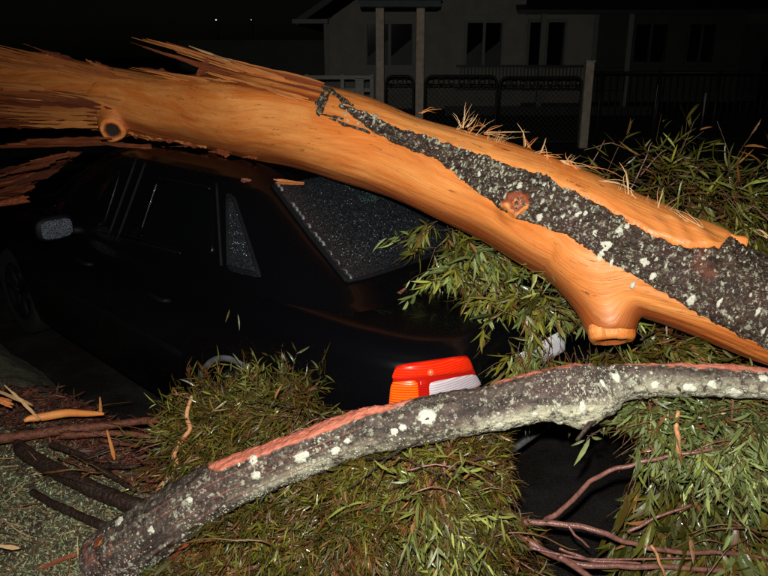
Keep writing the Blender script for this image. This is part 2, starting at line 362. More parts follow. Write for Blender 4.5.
for i in range(TB.n + 1):
    for k in range(TB.m):
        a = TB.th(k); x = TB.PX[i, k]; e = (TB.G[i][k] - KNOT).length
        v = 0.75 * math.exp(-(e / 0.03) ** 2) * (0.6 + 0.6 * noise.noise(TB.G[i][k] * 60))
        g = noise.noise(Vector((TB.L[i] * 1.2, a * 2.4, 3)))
        v += (1 - sstep(-10, 260, x)) * (0.45 + 1.1 * g) * lerp(1.25, 0.25, sstep(-0.5, 0.5, a + 0.3 * g)) + 0.85 * (1 - sstep(-1.25, -0.30 + .4 * g, a)) * sstep(0, 1, 0.95 + 1.3 * g)  # wood darkened at left end and lower rim: red colour plus painted shade
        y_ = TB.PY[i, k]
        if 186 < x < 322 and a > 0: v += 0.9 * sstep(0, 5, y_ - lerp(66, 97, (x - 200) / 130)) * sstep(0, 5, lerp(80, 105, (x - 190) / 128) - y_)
        stain_shade.append(max(0, min(0.85, v)))
TB.mesh('sapwood', 'sapwood', trunk, {'stain_shade': stain_shade})

def patch(T, i0, i1, klo, khi, hfun, nv, name, m, parent, attrs=(), step=1):
    V = []; uv = []; at_ = {a: [] for a in attrs}; I = np.arange(i0, i1 + 1e-6, step)
    for i in I:
        lo, hi = klo(i), khi(i)
        for j in range(nv + 1):
            k = lerp(lo, hi, j / nv); p = T.at(min(i, T.n - 1e-4), k)
            edge = min(j / nv, 1 - j / nv) * max(hi - lo, 0.01) * 2 * math.pi / T.m * 0.2
            h, ex = hfun(i, k, p, edge, min(i - i0, i1 - i)); V.append(T.at(min(i, T.n - 1e-4), k, h)); uv.append((T.L[int(i)], k * 2 * math.pi / T.m * 0.2))
            for a in attrs: at_[a].append(ex.get(a, 0.0))
    w = nv + 1; Fc = [[q * w + j, q * w + j + 1, (q + 1) * w + j + 1, (q + 1) * w + j] for q in range(len(I) - 1) for j in range(nv)]
    return raw(name, V, Fc, m, parent, True, uv, at_)
ilim = lambda T, px: int(np.argmin(np.abs(T.PX[:, T.m // 2] - px)))
up_line = poly([(318, 92), (335, 98), (400, 127), (480, 153), (540, 174), (600, 203), (648, 232), (690, 246), (722, 247), (732, 232), (745, 205), (900, 190)])
lo_line = poly([(318, 118), (340, 118), (400, 147), (440, 163), (480, 196), (510, 217), (545, 230), (600, 258), (640, 282), (700, 316), (768, 350), (900, 408)])
ku = {i: TB.angle_at(i, up_line) for i in range(TB.n + 1)}; kl = {i: TB.angle_at(i, lo_line) for i in range(TB.n + 1)}
kt = lambda D, i: lerp(D[int(i)], D[min(int(i) + 1, TB.n)], i - int(i))
ib0 = ilim(TB, 322)
for i in range(TB.n + 1):
    if TB.PX[i, int(TB.m * .6)] > 738: ku[i] = TB.m * 0.80
def rag(i, s): return 1.7 * noise.noise(Vector((i * 0.04, s, 0))) + 1.2 * noise.noise(Vector((i * 0.13, s, 2))) + 0.8 * noise.noise(Vector((i * 0.6, s, 4)))
def bark_h(i, k, p, edge, ed):
    e = sstep(0, 0.012, edge) * sstep(0, 4, ed if i < TB.n * .75 else 9)
    kn = sstep(0.03, 0.06, (p - KNOT).length); fz = noise.noise(Vector((i * .05, k * .42, 0))) + .35 * noise.noise(Vector((i * .16, k * 1.1, 5))); fis = max(0, 1 - abs(fz) * 7); lift = .008 * math.exp(-((edge - .008) / .006) ** 2) * max(0, noise.noise(Vector((i * .11, k * .05, 8))) + .2)
    return (-0.012 + e * (0.021 + max(-0.006, 0.012 * fbm(p * 26, 5) + 0.005 * noise.noise(p * 90) - .010 * fis)) + lift) * kn - 0.02 * (1 - kn), {'bare': 0.3 * sstep(0.0, 0.6, noise.noise(p * 14 + Vector((3, 1, 0)))) * (1 - sstep(.05, .14, (p - at(715, 262, 2.2)).length))}
def bk(i, hi):
    # the strip starts as a ragged point and widens
    lo_, hi_ = kt(kl, i) + rag(i, 1), max(kt(ku, i) + rag(i, 2), kt(kl, i) + 0.5); md = lerp(lo_, hi_, .72); f = math.sqrt(sstep(-3, 34, i - ib0)) if i < ib0 + 34 else 1.0
    return lerp(md, hi_ if hi else lo_, f)
patch(TB, ib0, TB.n - 1, lambda i: bk(i, False), lambda i: bk(i, True), bark_h, 54, 'bark', 'bark', trunk, ('bare', 'crust'), 0.5)
# pale upper slab of wood, its torn right end curling over the bark
i_s0, i_s1 = ilim(TB, 470), ilim(TB, 722)
def slab_h(i, k, p, edge, ed):
    g = sstep(i_s0, i_s1, i); e = sstep(0, 0.007, edge); en = sstep(0, 2, i_s1 - i)
    return -0.006 + e * en * (0.008 + 0.024 * g + 0.005 * g ** 6 * math.sin(i * 0.45 + k * 0.5 + 5 * noise.noise(p * 7)) + 0.002 * g * noise.noise(p * 12)), {'stain_shade': 0.15 * noise.noise(p * 20)}
patch(TB, i_s0, i_s1, lambda i: kt(ku, min(i, i_s1)) - 0.8 - 2.0 * sstep(i_s0, i_s1, i) + 0.3 * rag(i, 5), lambda i: TB.m * 0.86, slab_h, 30, 'wood_slab', 'sapwood', trunk, ('stain_shade',), 0.5)
# branch stubs
for (p0, p1, hgt, sa, ss), (r0, r1) in zip(stubs, ((0.115, 0.080), (0.10, 0.070))):
    d = (p1 - p0).normalized(); N = d.orthogonal().normalized(); B = d.cross(N); V = []; Fc = []; n = 40
    L = (p1 - p0).length
    prof = [(0.80, r1 * 0.98), (0.82, r1 * 1.0), (0.84, r1 * 1.02), (0.87, r1 * 1.03), (0.90, r1 * 1.03), (0.93, r1 * 1.02), (0.965, r1 * 1.0), (0.99, r1 * 0.95), (1.008, r1 * 0.86), (1.012, r1 * 0.72), (0.99, r1 * 0.60), (0.96, r1 * .52)]
    for (t, r) in prof:
        for k in range(n):
            a = 2 * math.pi * k / n; rr = r * (1 + 0.16 * noise.noise(Vector((math.cos(a) * 1.1, math.sin(a) * 1.1, t * 2))) + .04 * noise.noise(Vector((math.cos(a) * 5, math.sin(a) * 5, t * 9))))
            V.append(p0 + d * (L * t + 0.006 * noise.noise(Vector((math.cos(a) * 2, math.sin(a) * 2, 4)))) + (N * math.cos(a) + B * math.sin(a)) * rr)
    for q in range(len(prof) - 1):
        for k in range(n): Fc.append([q * n + k, q * n + (k + 1) % n, (q + 1) * n + (k + 1) % n, (q + 1) * n + k])
    st = raw('branch_stub', V, Fc, 'sapwood', trunk, True, [(i / n * 0.1, (i % n) / n * 0.5) for i in range(len(V))], {'stain_shade': [0.0 if i < 8 * n else .25 if i < 10 * n else .8 for i in range(len(V))]})
    mb = MB(); V2 = []; 
    for t, r in ((0.962, 0.54), (0.955, 0.35), (0.96, 0.18)):
        V2 += [p0 + d * (L * t) + (N * math.cos(6.283 * k / n) + B * math.sin(6.283 * k / n)) * r1 * r * (1 + 0.1 * random.random()) for k in range(n)]
    V2.append(p0 + d * L * 0.955)
    F2 = [[q * n + k, q * n + (k + 1) % n, (q + 1) * n + (k + 1) % n, (q + 1) * n + k] for q in range(2) for k in range(n)] + [[2 * n + k, 2 * n + (k + 1) % n, 3 * n] for k in range(n)]
    c = MB().add(V2, F2).build('broken_heart', 'heartwood' if r1 > .075 else 'hollow_shade', st)
# knot heart
V = []; n = 24; kn = TB.find(517, 204); kc = TB.at(*kn); kd = (Vector((0, 0, H)) - kc).normalized(); kN = kd.orthogonal().normalized(); kB = kd.cross(kN)
kprof = ((0.062, -0.01, 0), (0.054, 0.016, .1), (0.044, 0.024, 0), (0.035, 0.020, .35), (0.029, 0.012, .85), (0.024, 0.012, .85), (0.019, 0.022, .2), (0.012, 0.022, .5), (0.006, 0.018, .8), (0.0, 0.017, .8))
n = 40; kst = []
for r, h, sn in kprof:
    for k in range(n):
        a = 6.283 * k / n; nz = noise.noise(Vector((math.cos(a) * 1.6, math.sin(a) * 1.6, r * 25))) + .6 * noise.noise(Vector((math.cos(a) * 4, math.sin(a) * 4, r * 60))); dr = kN * math.cos(a) * 1.1 + kB * math.sin(a); up_ = max(0, dr.z + .2 * nz)
        V.append(kc + kd * (h * .5 * (1 - .8 * up_) + .004 * nz + .003) + dr * r * .72 * (1 + 0.30 * nz)); kst.append(min(.95, max(0, sn + .25 + .8 * noise.noise(V[-1] * 60) + 1.3 * up_ * (r > .02))))
raw('knot', V, [[q * n + k, q * n + (k + 1) % n, (q + 1) * n + (k + 1) % n, (q + 1) * n + k] for q in range(len(kprof) - 1) for k in range(n)], 'sapwood', trunk, True, [(v % n / n * .3, v // n * .01) for v in range(len(V))], {'stain_shade': kst})
# splinters: (x0,y0,x1,y1,width px,thick,material,depth offset,count of segments)
def spl(x0, y0, x1, y1, wpx, m='torn_wood', dy=0.0, Y=None, parent=None, name='splinter', jag=0.25, wend=0.15, bend=0.0):
    Y0 = (Y or trunkY(x0)) + dy; Y1 = (Y or trunkY(x1)) + dy; p0, p1 = at(x0, y0, Y0), at(x1, y1, Y1); w = wpx * proj(p0)[2] / F
    mb = MB(); n = max(1, min(7, int(wpx / 2.2))); up = Vector((0, -.3, 1)); st = []
    for q in range(n):
        v = (q + .5) / n - .5; o = up * w * v * 0.9; t0 = random.uniform(0, .12) if n > 1 else 0; t1 = random.uniform(.55, 1.0) if n > 1 and q != n // 2 else 1.0
        a, b = p0 + o, p1 + o * wend * 1.5
        mb.sliver(a.lerp(b, t0), a.lerp(b, t1), w / n * random.uniform(.9, 1.7), min(w / n, 0.014), Vector((random.uniform(-.3, .3), -1, random.uniform(0, .7))), 10, jag * 1.3, bend + random.uniform(-.015, .03), wend)
        st += [random.choice((0, 0, .15, .4))] * (len(mb.V) - len(st))
    P = mb.V; return raw(name, P, mb.F, m, parent if parent is not None else trunk, False, [(i // 4 * 0.03, (i % 4) * 0.02 + (i // 44) * .13) for i in range(len(P))], {'stain_shade': st})
# the long lifted splinter at the top left and the torn wood beside it
for a in ((345, 97, 131, 37, 22, 'torn_wood', -0.02), (335, 93, 170, 47, 15, 'red_wood', -0.05), (300, 86, 186, 50, 9, 'torn_wood', -0.08), (262, 74, 190, 46, 4, 'straw_wood', -0.07), (240, 78, 132, 43, 9, 'red_wood', -0.1),
          (330, 100, 200, 66, 16, 'red_wood', -0.12), (318, 104, 205, 72, 8, 'torn_wood', -0.20), (300, 101, 243, 79, 5, 'torn_wood', -0.22), (250, 92, 178, 74, 16, 'torn_wood', -0.2), (235, 88, 130, 69, 11, 'torn_wood', -0.16),
          (210, 62, 194, 79, 18, 'red_wood', -0.1)):
    spl(*a)
# ragged strands of the broken base
random.seed(21)
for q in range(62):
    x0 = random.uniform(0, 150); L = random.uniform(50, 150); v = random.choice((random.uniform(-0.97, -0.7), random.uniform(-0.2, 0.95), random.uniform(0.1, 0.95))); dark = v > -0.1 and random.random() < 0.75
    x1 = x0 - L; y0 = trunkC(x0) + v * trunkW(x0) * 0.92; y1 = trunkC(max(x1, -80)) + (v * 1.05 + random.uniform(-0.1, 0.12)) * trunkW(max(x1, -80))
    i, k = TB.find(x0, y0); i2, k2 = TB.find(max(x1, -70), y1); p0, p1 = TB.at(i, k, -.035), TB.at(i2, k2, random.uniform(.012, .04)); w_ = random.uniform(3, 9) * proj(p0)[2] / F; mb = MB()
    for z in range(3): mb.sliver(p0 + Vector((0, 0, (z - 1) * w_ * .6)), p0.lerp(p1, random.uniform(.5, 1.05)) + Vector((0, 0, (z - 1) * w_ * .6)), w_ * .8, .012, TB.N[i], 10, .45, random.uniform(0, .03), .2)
    raw('splinter', mb.V, mb.F, random.choice(('red_wood', 'red_wood', 'torn_wood')) if v > -.15 else 'torn_wood', trunk, False, [(q_ // 4 * .03, (q_ % 4) * .02) for q_ in range(len(mb.V))], {'stain_shade': [random.choice((0, .3, .5))] * len(mb.V)})  # darker red here: torn wood colour with the flash falloff put in
for (a, b, c, d, w) in ((75, 62, 25, 44, 7), (66, 66, 22, 57, 5), (110, 72, 86, 60, 6), (118, 74, 95, 61, 4), (180, 77, 140, 68, 6), (60, 61, 38, 55, 6), (100, 123, -20, 123, 6), (96, 119, 20, 113, 5), (40, 128, -20, 121, 6)):
    spl(a, b, c, d, w, random.choice(('torn_wood', 'red_wood')), -0.10, jag=0.5)
# pale fibres standing up along the trunk
EXTRA = []; random.seed(88)
for q in range(34):
    x = random.choice((random.uniform(450, 565), random.uniform(590, 725))); y = trunkC(x) - trunkW(x) * 1.0; EXTRA.append((x, y + 2, x + random.uniform(-9, 22), y - random.uniform(2, 17), random.uniform(1.2, 2.6)))
for (a, b, c, d, w) in EXTRA + [(420, 112, 442, 109, 4), (464, 127, 466, 102, 3), (466, 127, 478, 114, 4), (461, 126, 453, 113, 3), (468, 128, 485, 127, 3), (463, 128, 472, 104, 2.5), (485, 131, 503, 125, 4), (486, 132, 530, 132, 3), (484, 133, 508, 136, 4),
                        (526, 146, 517, 123, 3.5), (527, 147, 538, 137, 3), (541, 152, 546, 138, 3), (530, 148, 523, 132, 2.5), (538, 152, 552, 153, 3), (545, 155, 562, 158, 4), (560, 160, 590, 172, 5), (570, 165, 628, 192, 6),
                        (628, 196, 619, 162, 4), (632, 196, 631, 186, 3), (638, 200, 630, 190, 3), (658, 210, 664, 187, 3.5), (690, 224, 668, 209, 3), (702, 226, 675, 208, 4), (600, 180, 640, 197, 4), (568, 163, 566, 152, 2.5), (573, 166, 566, 158, 2.5), (768, 237, 756, 229, 4), (484, 126, 479, 122, 2)]:
    Y0 = trunkY(a) + (.05 if c > 700 else -.02); p0, p1 = at(a, b, Y0), at(c, d, Y0); mb = MB(); L = (p1 - p0).length
    for z in range(random.choice((2, 3, 4))):
        e = p1 + Vector((random.uniform(-.3, .3), random.uniform(-.3, .3), random.uniform(-.22, .22))) * L * (z > 0); e = p0.lerp(e, random.uniform(.5, 1) if z else 1); mid = p0.lerp(e, .55) + Vector((random.uniform(-.1, .1), 0, random.uniform(-.08, .12))) * L
        P = wob([p0 + Vector((random.uniform(-1, 1), 0, random.uniform(-1, 0))) * .006, mid, e], 6, .0015, random.random() * 9); r = w * .00055 * (1 if z == 0 else .55); mb.tube(P, [r * q_ for q_ in (1, 1.1, .95, .8, .62, .4, .15)], 4)
    raw('splinter', mb.V, mb.F, 'straw_wood' if random.random() < .7 else 'torn_wood', trunk, False, [(i // 4 * .02, i % 4 * .01 + i // 28 * .2) for i in range(len(mb.V))], {'stain_shade': [random.choice((0, 0, .2))] * len(mb.V)})
for q in range(34):
    x = random.uniform(345, 720); y = trunkC(x) - trunkW(x) * 1.03; L = random.uniform(8, 30); spl(x, y + 4, x + L, y + 4 + L * 0.42 + random.uniform(-6, 1), random.uniform(.8, 2), random.choice(('straw_wood', 'torn_wood')), -0.02, jag=.1)
for q in range(26):
    x = random.uniform(100, 262); y = trunkC(x) + trunkW(x) * random.uniform(.86, 1.02); L = random.uniform(8, 30); spl(x, y, x + random.choice((-1, 1)) * L, y + random.uniform(-1, 5), random.uniform(2, 6), random.choice(('red_wood', 'red_wood', 'torn_wood')), -.16, jag=.4)
for (a, b, c, d, w) in ((128, 141, -25, 146, 7), (118, 139, 30, 142, 5), (172, 149, 92, 143, 5), (98, 121, -25, 119, 8), (90, 126, -25, 127, 6), (60, 117, -25, 112, 7), (205, 158, 150, 149, 4)): spl(a, b, c, d, w, 'red_wood', -.12, jag=.35, wend=.5)
# dark torn scar where the bark strip begins
for (a, b, c, d, w) in ((319, 117, 327, 91, 4), (322, 113, 331, 92, 2.5), (331, 119, 372, 134, 3), (324, 116, 345, 121, 3), (352, 108, 322, 90, 5), (345, 103, 326, 89, 4), (317, 108, 324, 95, 2.5)):
    i, k = TB.find(a, b); i2, k2 = TB.find(c, d); p0, p1 = TB.at(i, k, 0.012), TB.at(i2, k2, 0.016); w_ = w * proj(p0)[2] / F
    mb = MB().sliver(p0, p1, w_, 0.02, TB.N[i], 8, 0.5, 0, 0.6); raw('torn_bark_edge', mb.V, mb.F, 'bark', trunk, False, [(0, 0)] * len(mb.V), {'bare': [0.0] * len(mb.V)})

def lichen_blob(T, i, k, r, h, mb, nr=9):
    p = T.at(i, k); dL = (T.L[-1]) / T.n; V = [T.at(i, k, h + 0.0012)]; ph = random.random() * 9
    for rad, hh in ((0.62, h + 0.0010), (1.0, h - 0.0008), (1.04, h - 0.012)):
        for q in range(nr):
            a = 6.283 * q / nr; rr = r * rad * (1 + 0.55 * noise.noise(Vector((math.cos(a) * 1.4 + ph, math.sin(a) * 1.4, ph))) + 0.3 * noise.noise(Vector((math.cos(a) * 4 + ph, math.sin(a) * 4, ph))))
            ii = min(T.n - 1.001, max(0.0, i + rr * math.cos(a) / dL)); V.append(T.at(ii, k + rr * math.sin(a) / max(T.R[int(ii)], .03) * T.m / 6.283, hh))
    Fc = [[0, 1 + q, 1 + (q + 1) % nr] for q in range(nr)]
    for z in range(2): Fc += [[1 + z * nr + q, 1 + (z + 1) * nr + q, 1 + (z + 1) * nr + (q + 1) % nr, 1 + z * nr + (q + 1) % nr] for q in range(nr)]
    return mb.add(V, Fc)
random.seed(5)
for (x, y, r) in ((607, 244, 0.030), (619, 233, 0.020), (627, 228, 0.017), (596, 234, 0.012), (600, 252, 0.015), (645, 262, 0.016), (655, 277, 0.014), (563, 218, 0.012), (541, 217, 0.013), (578, 213, 0.014), (586, 213, 0.011), (693, 300, 0.018), (720, 303, 0.014), (763, 330, 0.014), (757, 312, 0.012), (612, 262, 0.010), (635, 285, 0.010), (520, 187, 0.014), (545, 186, 0.010), (480, 173, 0.013)):
    i, k = TB.find(x, y); lichen_blob(TB, i, k, r, bark_h(i, k, TB.at(i, k), 9, 9)[0] + 0.001, MB(), 20).build('lichen_patch', 'lichen_cream', trunk)
mb = MB(); cnt = 0
while cnt < 900:
    i = random.uniform(ib0 + 4, TB.n - 3); lo, hi = kt(kl, i), min(kt(ku, i), TB.m * .72)
    if hi - lo < 2: cnt += 1; continue
    v = random.random(); k = lerp(lo, hi, 0.06 + 0.88 * v); p = TB.at(i, k)
    if noise.noise(p * 5) + 0.35 * (v - 0.4) < random.uniform(-0.3, 0.35) or (p - KNOT).length < 0.06: cnt += 1; continue
    lichen_blob(TB, i, k, random.uniform(0.002, 0.0065) * random.choice((1, 1, 1.7)), bark_h(i, k, p, 9, 9)[0] + 0.0005, mb, 7); cnt += 1
tag(mb.build('lichen_specks', 'lichen', trunk), kind='stuff')

# ------------------------------------------------------------------ lower limb
LB = [(103, 564, 2.06, 30), (122, 551, 2.06, 31), (152, 531, 2.05, 29.5), (211, 493, 2.04, 26), (255, 473, 2.03, 25), (300, 455, 2.02, 24), (361, 431, 2.0, 23), (391, 426, 1.99, 23), (452, 415, 1.98, 23.5), (489, 410, 1.97, 23), (538, 397, 1.96, 25), (575, 393, 1.95, 28), (600, 389, 1.94, 25), (625, 381, 1.93, 18), (690, 380, 1.91, 16), (768, 384, 1.89, 15), (850, 392, 1.87, 15), (1150, 425, 1.8, 14)]
limbY = poly([(c[0], c[2]) for c in LB]); limbC = poly([(c[0], c[1]) for c in LB]); limbW = poly([(c[0], c[3]) for c in LB])
KN2 = at(585, 428, 1.93)
def limb_shape(s, i, a, d):
    L = i / s.n * 2.9; q = s.C[i] + d * s.R[i]
    r = 0.010 * noise.noise(Vector((L * 2.2, math.cos(a) * 1.3, math.sin(a) * 1.3))) + 0.005 * fbm(q * 32, 5) + 0.0022 * noise.noise(q * 110)
    for kk in RIDGE:
        dk = abs(a - (kk[0] + kk[1] * (L - 0.6) + 0.05 * noise.noise(Vector((L * 4, kk[0], 0))))); w = sstep(kk[2], kk[2] + .1, L) * (1 - sstep(kk[3] - .15, kk[3], L))
        r += w * (0.0045 * math.exp(-(dk / 0.035) ** 2) - 0.003 * math.exp(-((dk - 0.09) / 0.04) ** 2))
    r += 0.035 * math.exp(-((q - KN2).length / 0.05) ** 2) + 0.012 * math.exp(-((q - at(463, 386, 1.95)).length / 0.014) ** 2)
    return r
RIDGE = [(-0.25, 0.22, 0.05, 1.05), (0.28, 0.16, 0.15, 0.95), (0.62, 0.1, 0.2, 0.8), (-0.62, 0.2, 0.3, 1.2), (0.02, 0.2, 0.5, 1.1)]
limb = empty('fallen_limb', at(110, 575, 2.06), 'long lichen speckled grey bark limb with pink torn top edge in front of tail light', 'tree limb')
LT = Tube(LB, 660, 128, limb_shape)
bare_line = poly([(60, 470), (205, 466), (215, 471), (260, 456), (300, 441), (330, 430), (361, 418), (395, 408), (415, 399), (430, 390), (480, 387), (544, 371), (592, 363.5), (666, 365.5), (768, 372.5), (900, 384)])
bare = []; crust = []
for i in range(LT.n + 1):
    for k in range(LT.m):
        a = LT.th(k); p = LT.G[i][k]; x, y = LT.PX[i, k], LT.PY[i, k]; L = i / LT.n * 2.9; v = 0.0
        if a > 0.2: v = 1 - sstep(-1.0, 1.0, y - bare_line(x) + 2.2 * noise.noise(p * 40)) if x > 208 else 0
        if a > 1.9 or a < -2.2: v = 0.0
        if x > 430: v *= 0.75
        for kk in RIDGE:
            dk = abs(a - (kk[0] + kk[1] * (L - 0.6) + 0.05 * noise.noise(Vector((L * 4, kk[0], 0))))); w = sstep(kk[2], kk[2] + .1, L) * (1 - sstep(kk[3] - .15, kk[3], L))
            v = max(v, 0.34 * w * math.exp(-(dk / 0.016) ** 2) * (0.75 + 0.5 * noise.noise(p * 25)))
        if x < 112 and a > 0: v = max(v, 0.2 * sstep(0.1, 0.4, noise.noise(p * 30)))
        bare.append(v)
        c = sstep(0.15, -0.75, a) if False else 1 - sstep(-0.95, -0.05, a)
        c *= sstep(420, 520, x) * (1 - sstep(600, 625, x)) * (1.2 if y > 405 else 0.5) + 0.55 * (1 - sstep(300, 480, x)) * sstep(200, 300, x)
        c += 0.55 * sstep(600, 640, x) * (1 - sstep(-0.6, 0.7, a)); crust.append(max(0, min(1, c)))
LT.mesh('bark', 'limb_bark', limb, {'bare': bare, 'crust': crust})
for (x, y, r) in ((118, 521, 0.021), (253, 458, 0.017), (256, 475, 0.016), (301, 459, 0.021), (427, 416, 0.026), (239, 464, 0.006), (335, 452, 0.012), (347, 441, 0.009), (403, 428, 0.011), (395, 432, 0.012), (150, 530, 0.010), (190, 500, 0.010), (535, 415, 0.012), (583, 410, 0.022), (500, 426, 0.018), (560, 424, 0.02), (615, 377, 0.016), (603, 384, 0.014), (655, 385, 0.012), (690, 389, 0.018), (735, 393, 0.02), (712, 385, 0.012), (765, 378, 0.012)):
    i, k = LT.find(x, y); lichen_blob(LT, i, k, r, 0.0012, MB(), 20).build('lichen_patch', 'lichen_cream', limb)
mb = MB()
for q in range(5200):
    i = random.uniform(3, LT.n - 4); a = random.uniform(-1.25, 1.1); k = (a + math.pi) / 6.283 * LT.m; p = LT.at(i, k); x = LT.PX[int(i), int(k)]
    idx = int(i) * LT.m + int(k)
    if bare[idx] > 0.5: continue
    if noise.noise(p * 6) + 0.3 * (-a) + 0.5 * crust[idx] < random.uniform(-0.25, 0.6): continue
    lichen_blob(LT, i, k, random.uniform(0.0011, 0.0036) * random.choice((1, 1, 1, 1, 1.8)), 0.0006, mb, 7)
tag(mb.build('lichen_specks', 'lichen', limb), kind='stuff')
for (a, b, c, d, w) in ((101, 536, 90, 556, 5), (100, 540, 94, 566, 4), (104, 552, 92, 578, 6), (108, 560, 96, 590, 6), (112, 566, 104, 594, 5), (97, 545, 88, 562, 4), (190, 542, 172, 556, 3), (182, 550, 168, 562, 3)):
    spl(a, b, c, d, w * .7, random.choice(('red_wood', 'red_wood', 'torn_wood')), 0, 2.0, limb, 'torn_bark_edge')
mb = MB().tube(wob([at(598, 414, 1.92), at(590, 424, 1.88), at(577, 441, 1.86)], 8, 0.004), [0.012, .011, .010, .009, .008, .007, .006, .006, .005], 8); mb.build('twig', 'dark_twig', limb)

# ------------------------------------------------------------------ the car (own coordinates: x forward from the rear bumper, y left, z up)
car = empty('parked_car', (0, 0, 0), 'black sedan crushed under the fallen tree trunk with one red tail light showing', 'car')
car.matrix_basis = MCAR; LOCAL.add(car.name)
LEN = 4.45
ztop = lambda x: float(np.interp(x, [0, .1, .35, .7, 1.2, 2.2, 3.2, 3.6, 4.1, 4.4, 4.5], [.895, .925, .945, .955, .955, .945, .925, .87, .79, .70, .66]))
zbot = lambda x: float(np.interp(x, [0, .4, 1, 3.6, 4.2, 4.5], [.30, .22, .17, .17, .2, .26]))
BP = [(0.0, .79, .10, 7), (.03, .825, .06, 7), (.15, .850, .02, 7), (.33, .866, .0, 7.5), (.48, .868, .0, 7.5), (.53, .864, .012, 7.5), (.56, .858, .04, 7.5), (.70, .858, .045, 7.5), (.82, .848, .05, 7.5), (.91, .832, .055, 7.5), (.965, .806, .07, 7), (1.0, .770, .10, 6.5)]
NB = 220
def outline(w, off, n, x0=0.0, x1=LEN):
    P = []
    for k in range(NB):
        a = 2 * math.pi * k / NB; c, s_ = math.cos(a), math.sin(a)
        # even spacing along the flank, tighter at corners
        ax = (x1 - x0) / 2 - off; x = math.copysign(abs(c) ** (2 / n), c); y = math.copysign(abs(s_) ** (2 / n), s_)
        P.append((x0 + (x1 - x0) / 2 - ax * x, w * y))
    return P
def body_point(t, w, off, n): return [(x, y, lerp(zbot(x), ztop(x), t)) for x, y in outline(w, off, n)]
V = []; lev = 0
def dense(BP, per=4):
    out = []
    for a, b in zip(BP[:-1], BP[1:]):
        for q in range(per): out.append(tuple(lerp(a[j], b[j], q / per) for j in range(4)))
    return out + [BP[-1]]
BPd = dense(BP, 3)
for b in BPd: V += body_point(*b)
for sc in (0.93, 0.8, 0.6, 0.35, 0.1):
    for x, y in outline(.770, .10, 6.5): V.append((LEN / 2 + (x - LEN / 2) * (0.9 + 0.1 * sc if sc > .3 else sc * 2.6), y * sc, ztop(x) + 0.022 * (1 - sc ** 2)))
NL = len(BPd) + 5
Fc = [[q * NB + k, (q + 1) * NB + k, (q + 1) * NB + (k + 1) % NB, q * NB + (k + 1) % NB] for q in range(NL - 1) for k in range(NB)]
Fc += [list(range(NB)), [(NL - 1) * NB + k for k in range(NB)][::-1]]
body = raw('body', V, Fc, 'black_paint', car)
BODY_BVH = BVHTree.FromPolygons([Vector(v) for v in V], Fc)
# wheel openings
cutters = []
for wx in (0.98, 3.60):
    me = bpy.data.meshes.new('cut'); bm = bmesh.new(); bmesh.ops.create_cone(bm, cap_ends=True, segments=48, radius1=.355, radius2=.355, depth=2.4)
    bmesh.ops.transform(bm, matrix=Matrix.Translation((wx, 0, .305)) @ Matrix.Rotation(math.pi / 2, 4, 'X'), verts=bm.verts)
    bm.to_mesh(me); bm.free(); cutters.append(bpy.data.objects.new('cut', me)); COL.objects.link(cutters[-1])
    md = body.modifiers.new('arch', 'BOOLEAN'); md.object = cutters[-1]; md.operation = 'DIFFERENCE'; md.solver = 'EXACT'
body.parent = None
dg = bpy.context.evaluated_depsgraph_get(); nm = bpy.data.meshes.new_from_object(body.evaluated_get(dg)); body.modifiers.clear(); body.data = nm; body.parent = car
for c in cutters: bpy.data.objects.remove(c)
# greenhouse, dented where the trunk lies on it
GH = [(0.0, .36, 3.42, .785, .935), (.10, .50, 3.30, .775, .975), (.5, .86, 2.98, .690, 1.15), (.86, 1.16, 2.66, .605, 1.31), (.94, 1.26, 2.55, .575, 1.345), (.98, 1.36, 2.45, .535, 1.367), (1.0, 1.5, 2.3, .46, 1.385)]
GHd = []
for a, b in zip(GH[:-1], GH[1:]):
    for q in range(6): GHd.append(tuple(lerp(a[j], b[j], q / 6) for j in range(5)))
GHd.append(GH[-1]); V = []
for (t, x0, x1, w, z) in GHd: V += [(x, y, z) for x, y in outline(w, 0, 6.0, x0, x1)]
for sc in (0.8, 0.55, 0.3, 0.08):
    for x, y in outline(.46, 0, 6.0, 1.5, 2.3): V.append((1.9 + (x - 1.9) * sc, y * sc, 1.385 + .035 * (1 - sc ** 2)))
NG = len(GHd) + 4
Fg = [[q * NB + k, (q + 1) * NB + k, (q + 1) * NB + (k + 1) % NB, q * NB + (k + 1) % NB] for q in range(NG - 1) for k in range(NB)] + [[(NG - 1) * NB + k for k in range(NB)][::-1]]
GH_BVH = BVHTree.FromPolygons([Vector(v) for v in V], Fg)
TC = np.array([tuple(ICAR @ c) for c in TB.C]); TRr = np.array(TB.R)
def dent(v):
    d2 = (TC[:, 0] - v[0]) ** 2 + (TC[:, 1] - v[1]) ** 2; j = int(np.argmin(d2)); d = math.sqrt(d2[j]); R = TRr[j] + 0.02
    lim = TC[j, 2] - (math.sqrt(R * R - d * d) if d < R else -(d - R) * 1.2)
    return Vector((v[0], v[1], min(v[2], max(lim, .9) + 0.02 * noise.noise(Vector(v) * 7) * (1 if d < R * 1.6 else 0))))
raw('roof', [dent(v) for v in V], Fg, 'black_paint', car)
def cast(px, py, bvh, mirror=False):
    o = ICAR @ Vector((0, 0, H)); d = (ICAR.to_3x3() @ ray(px, py)).normalized(); loc, nor, _, _ = bvh.ray_cast(o, d)
    if loc is None: loc, nor, _, _ = bvh.find_nearest(o + d * 3.2)
    if nor.dot(d) > 0: nor = -nor
    return loc, nor
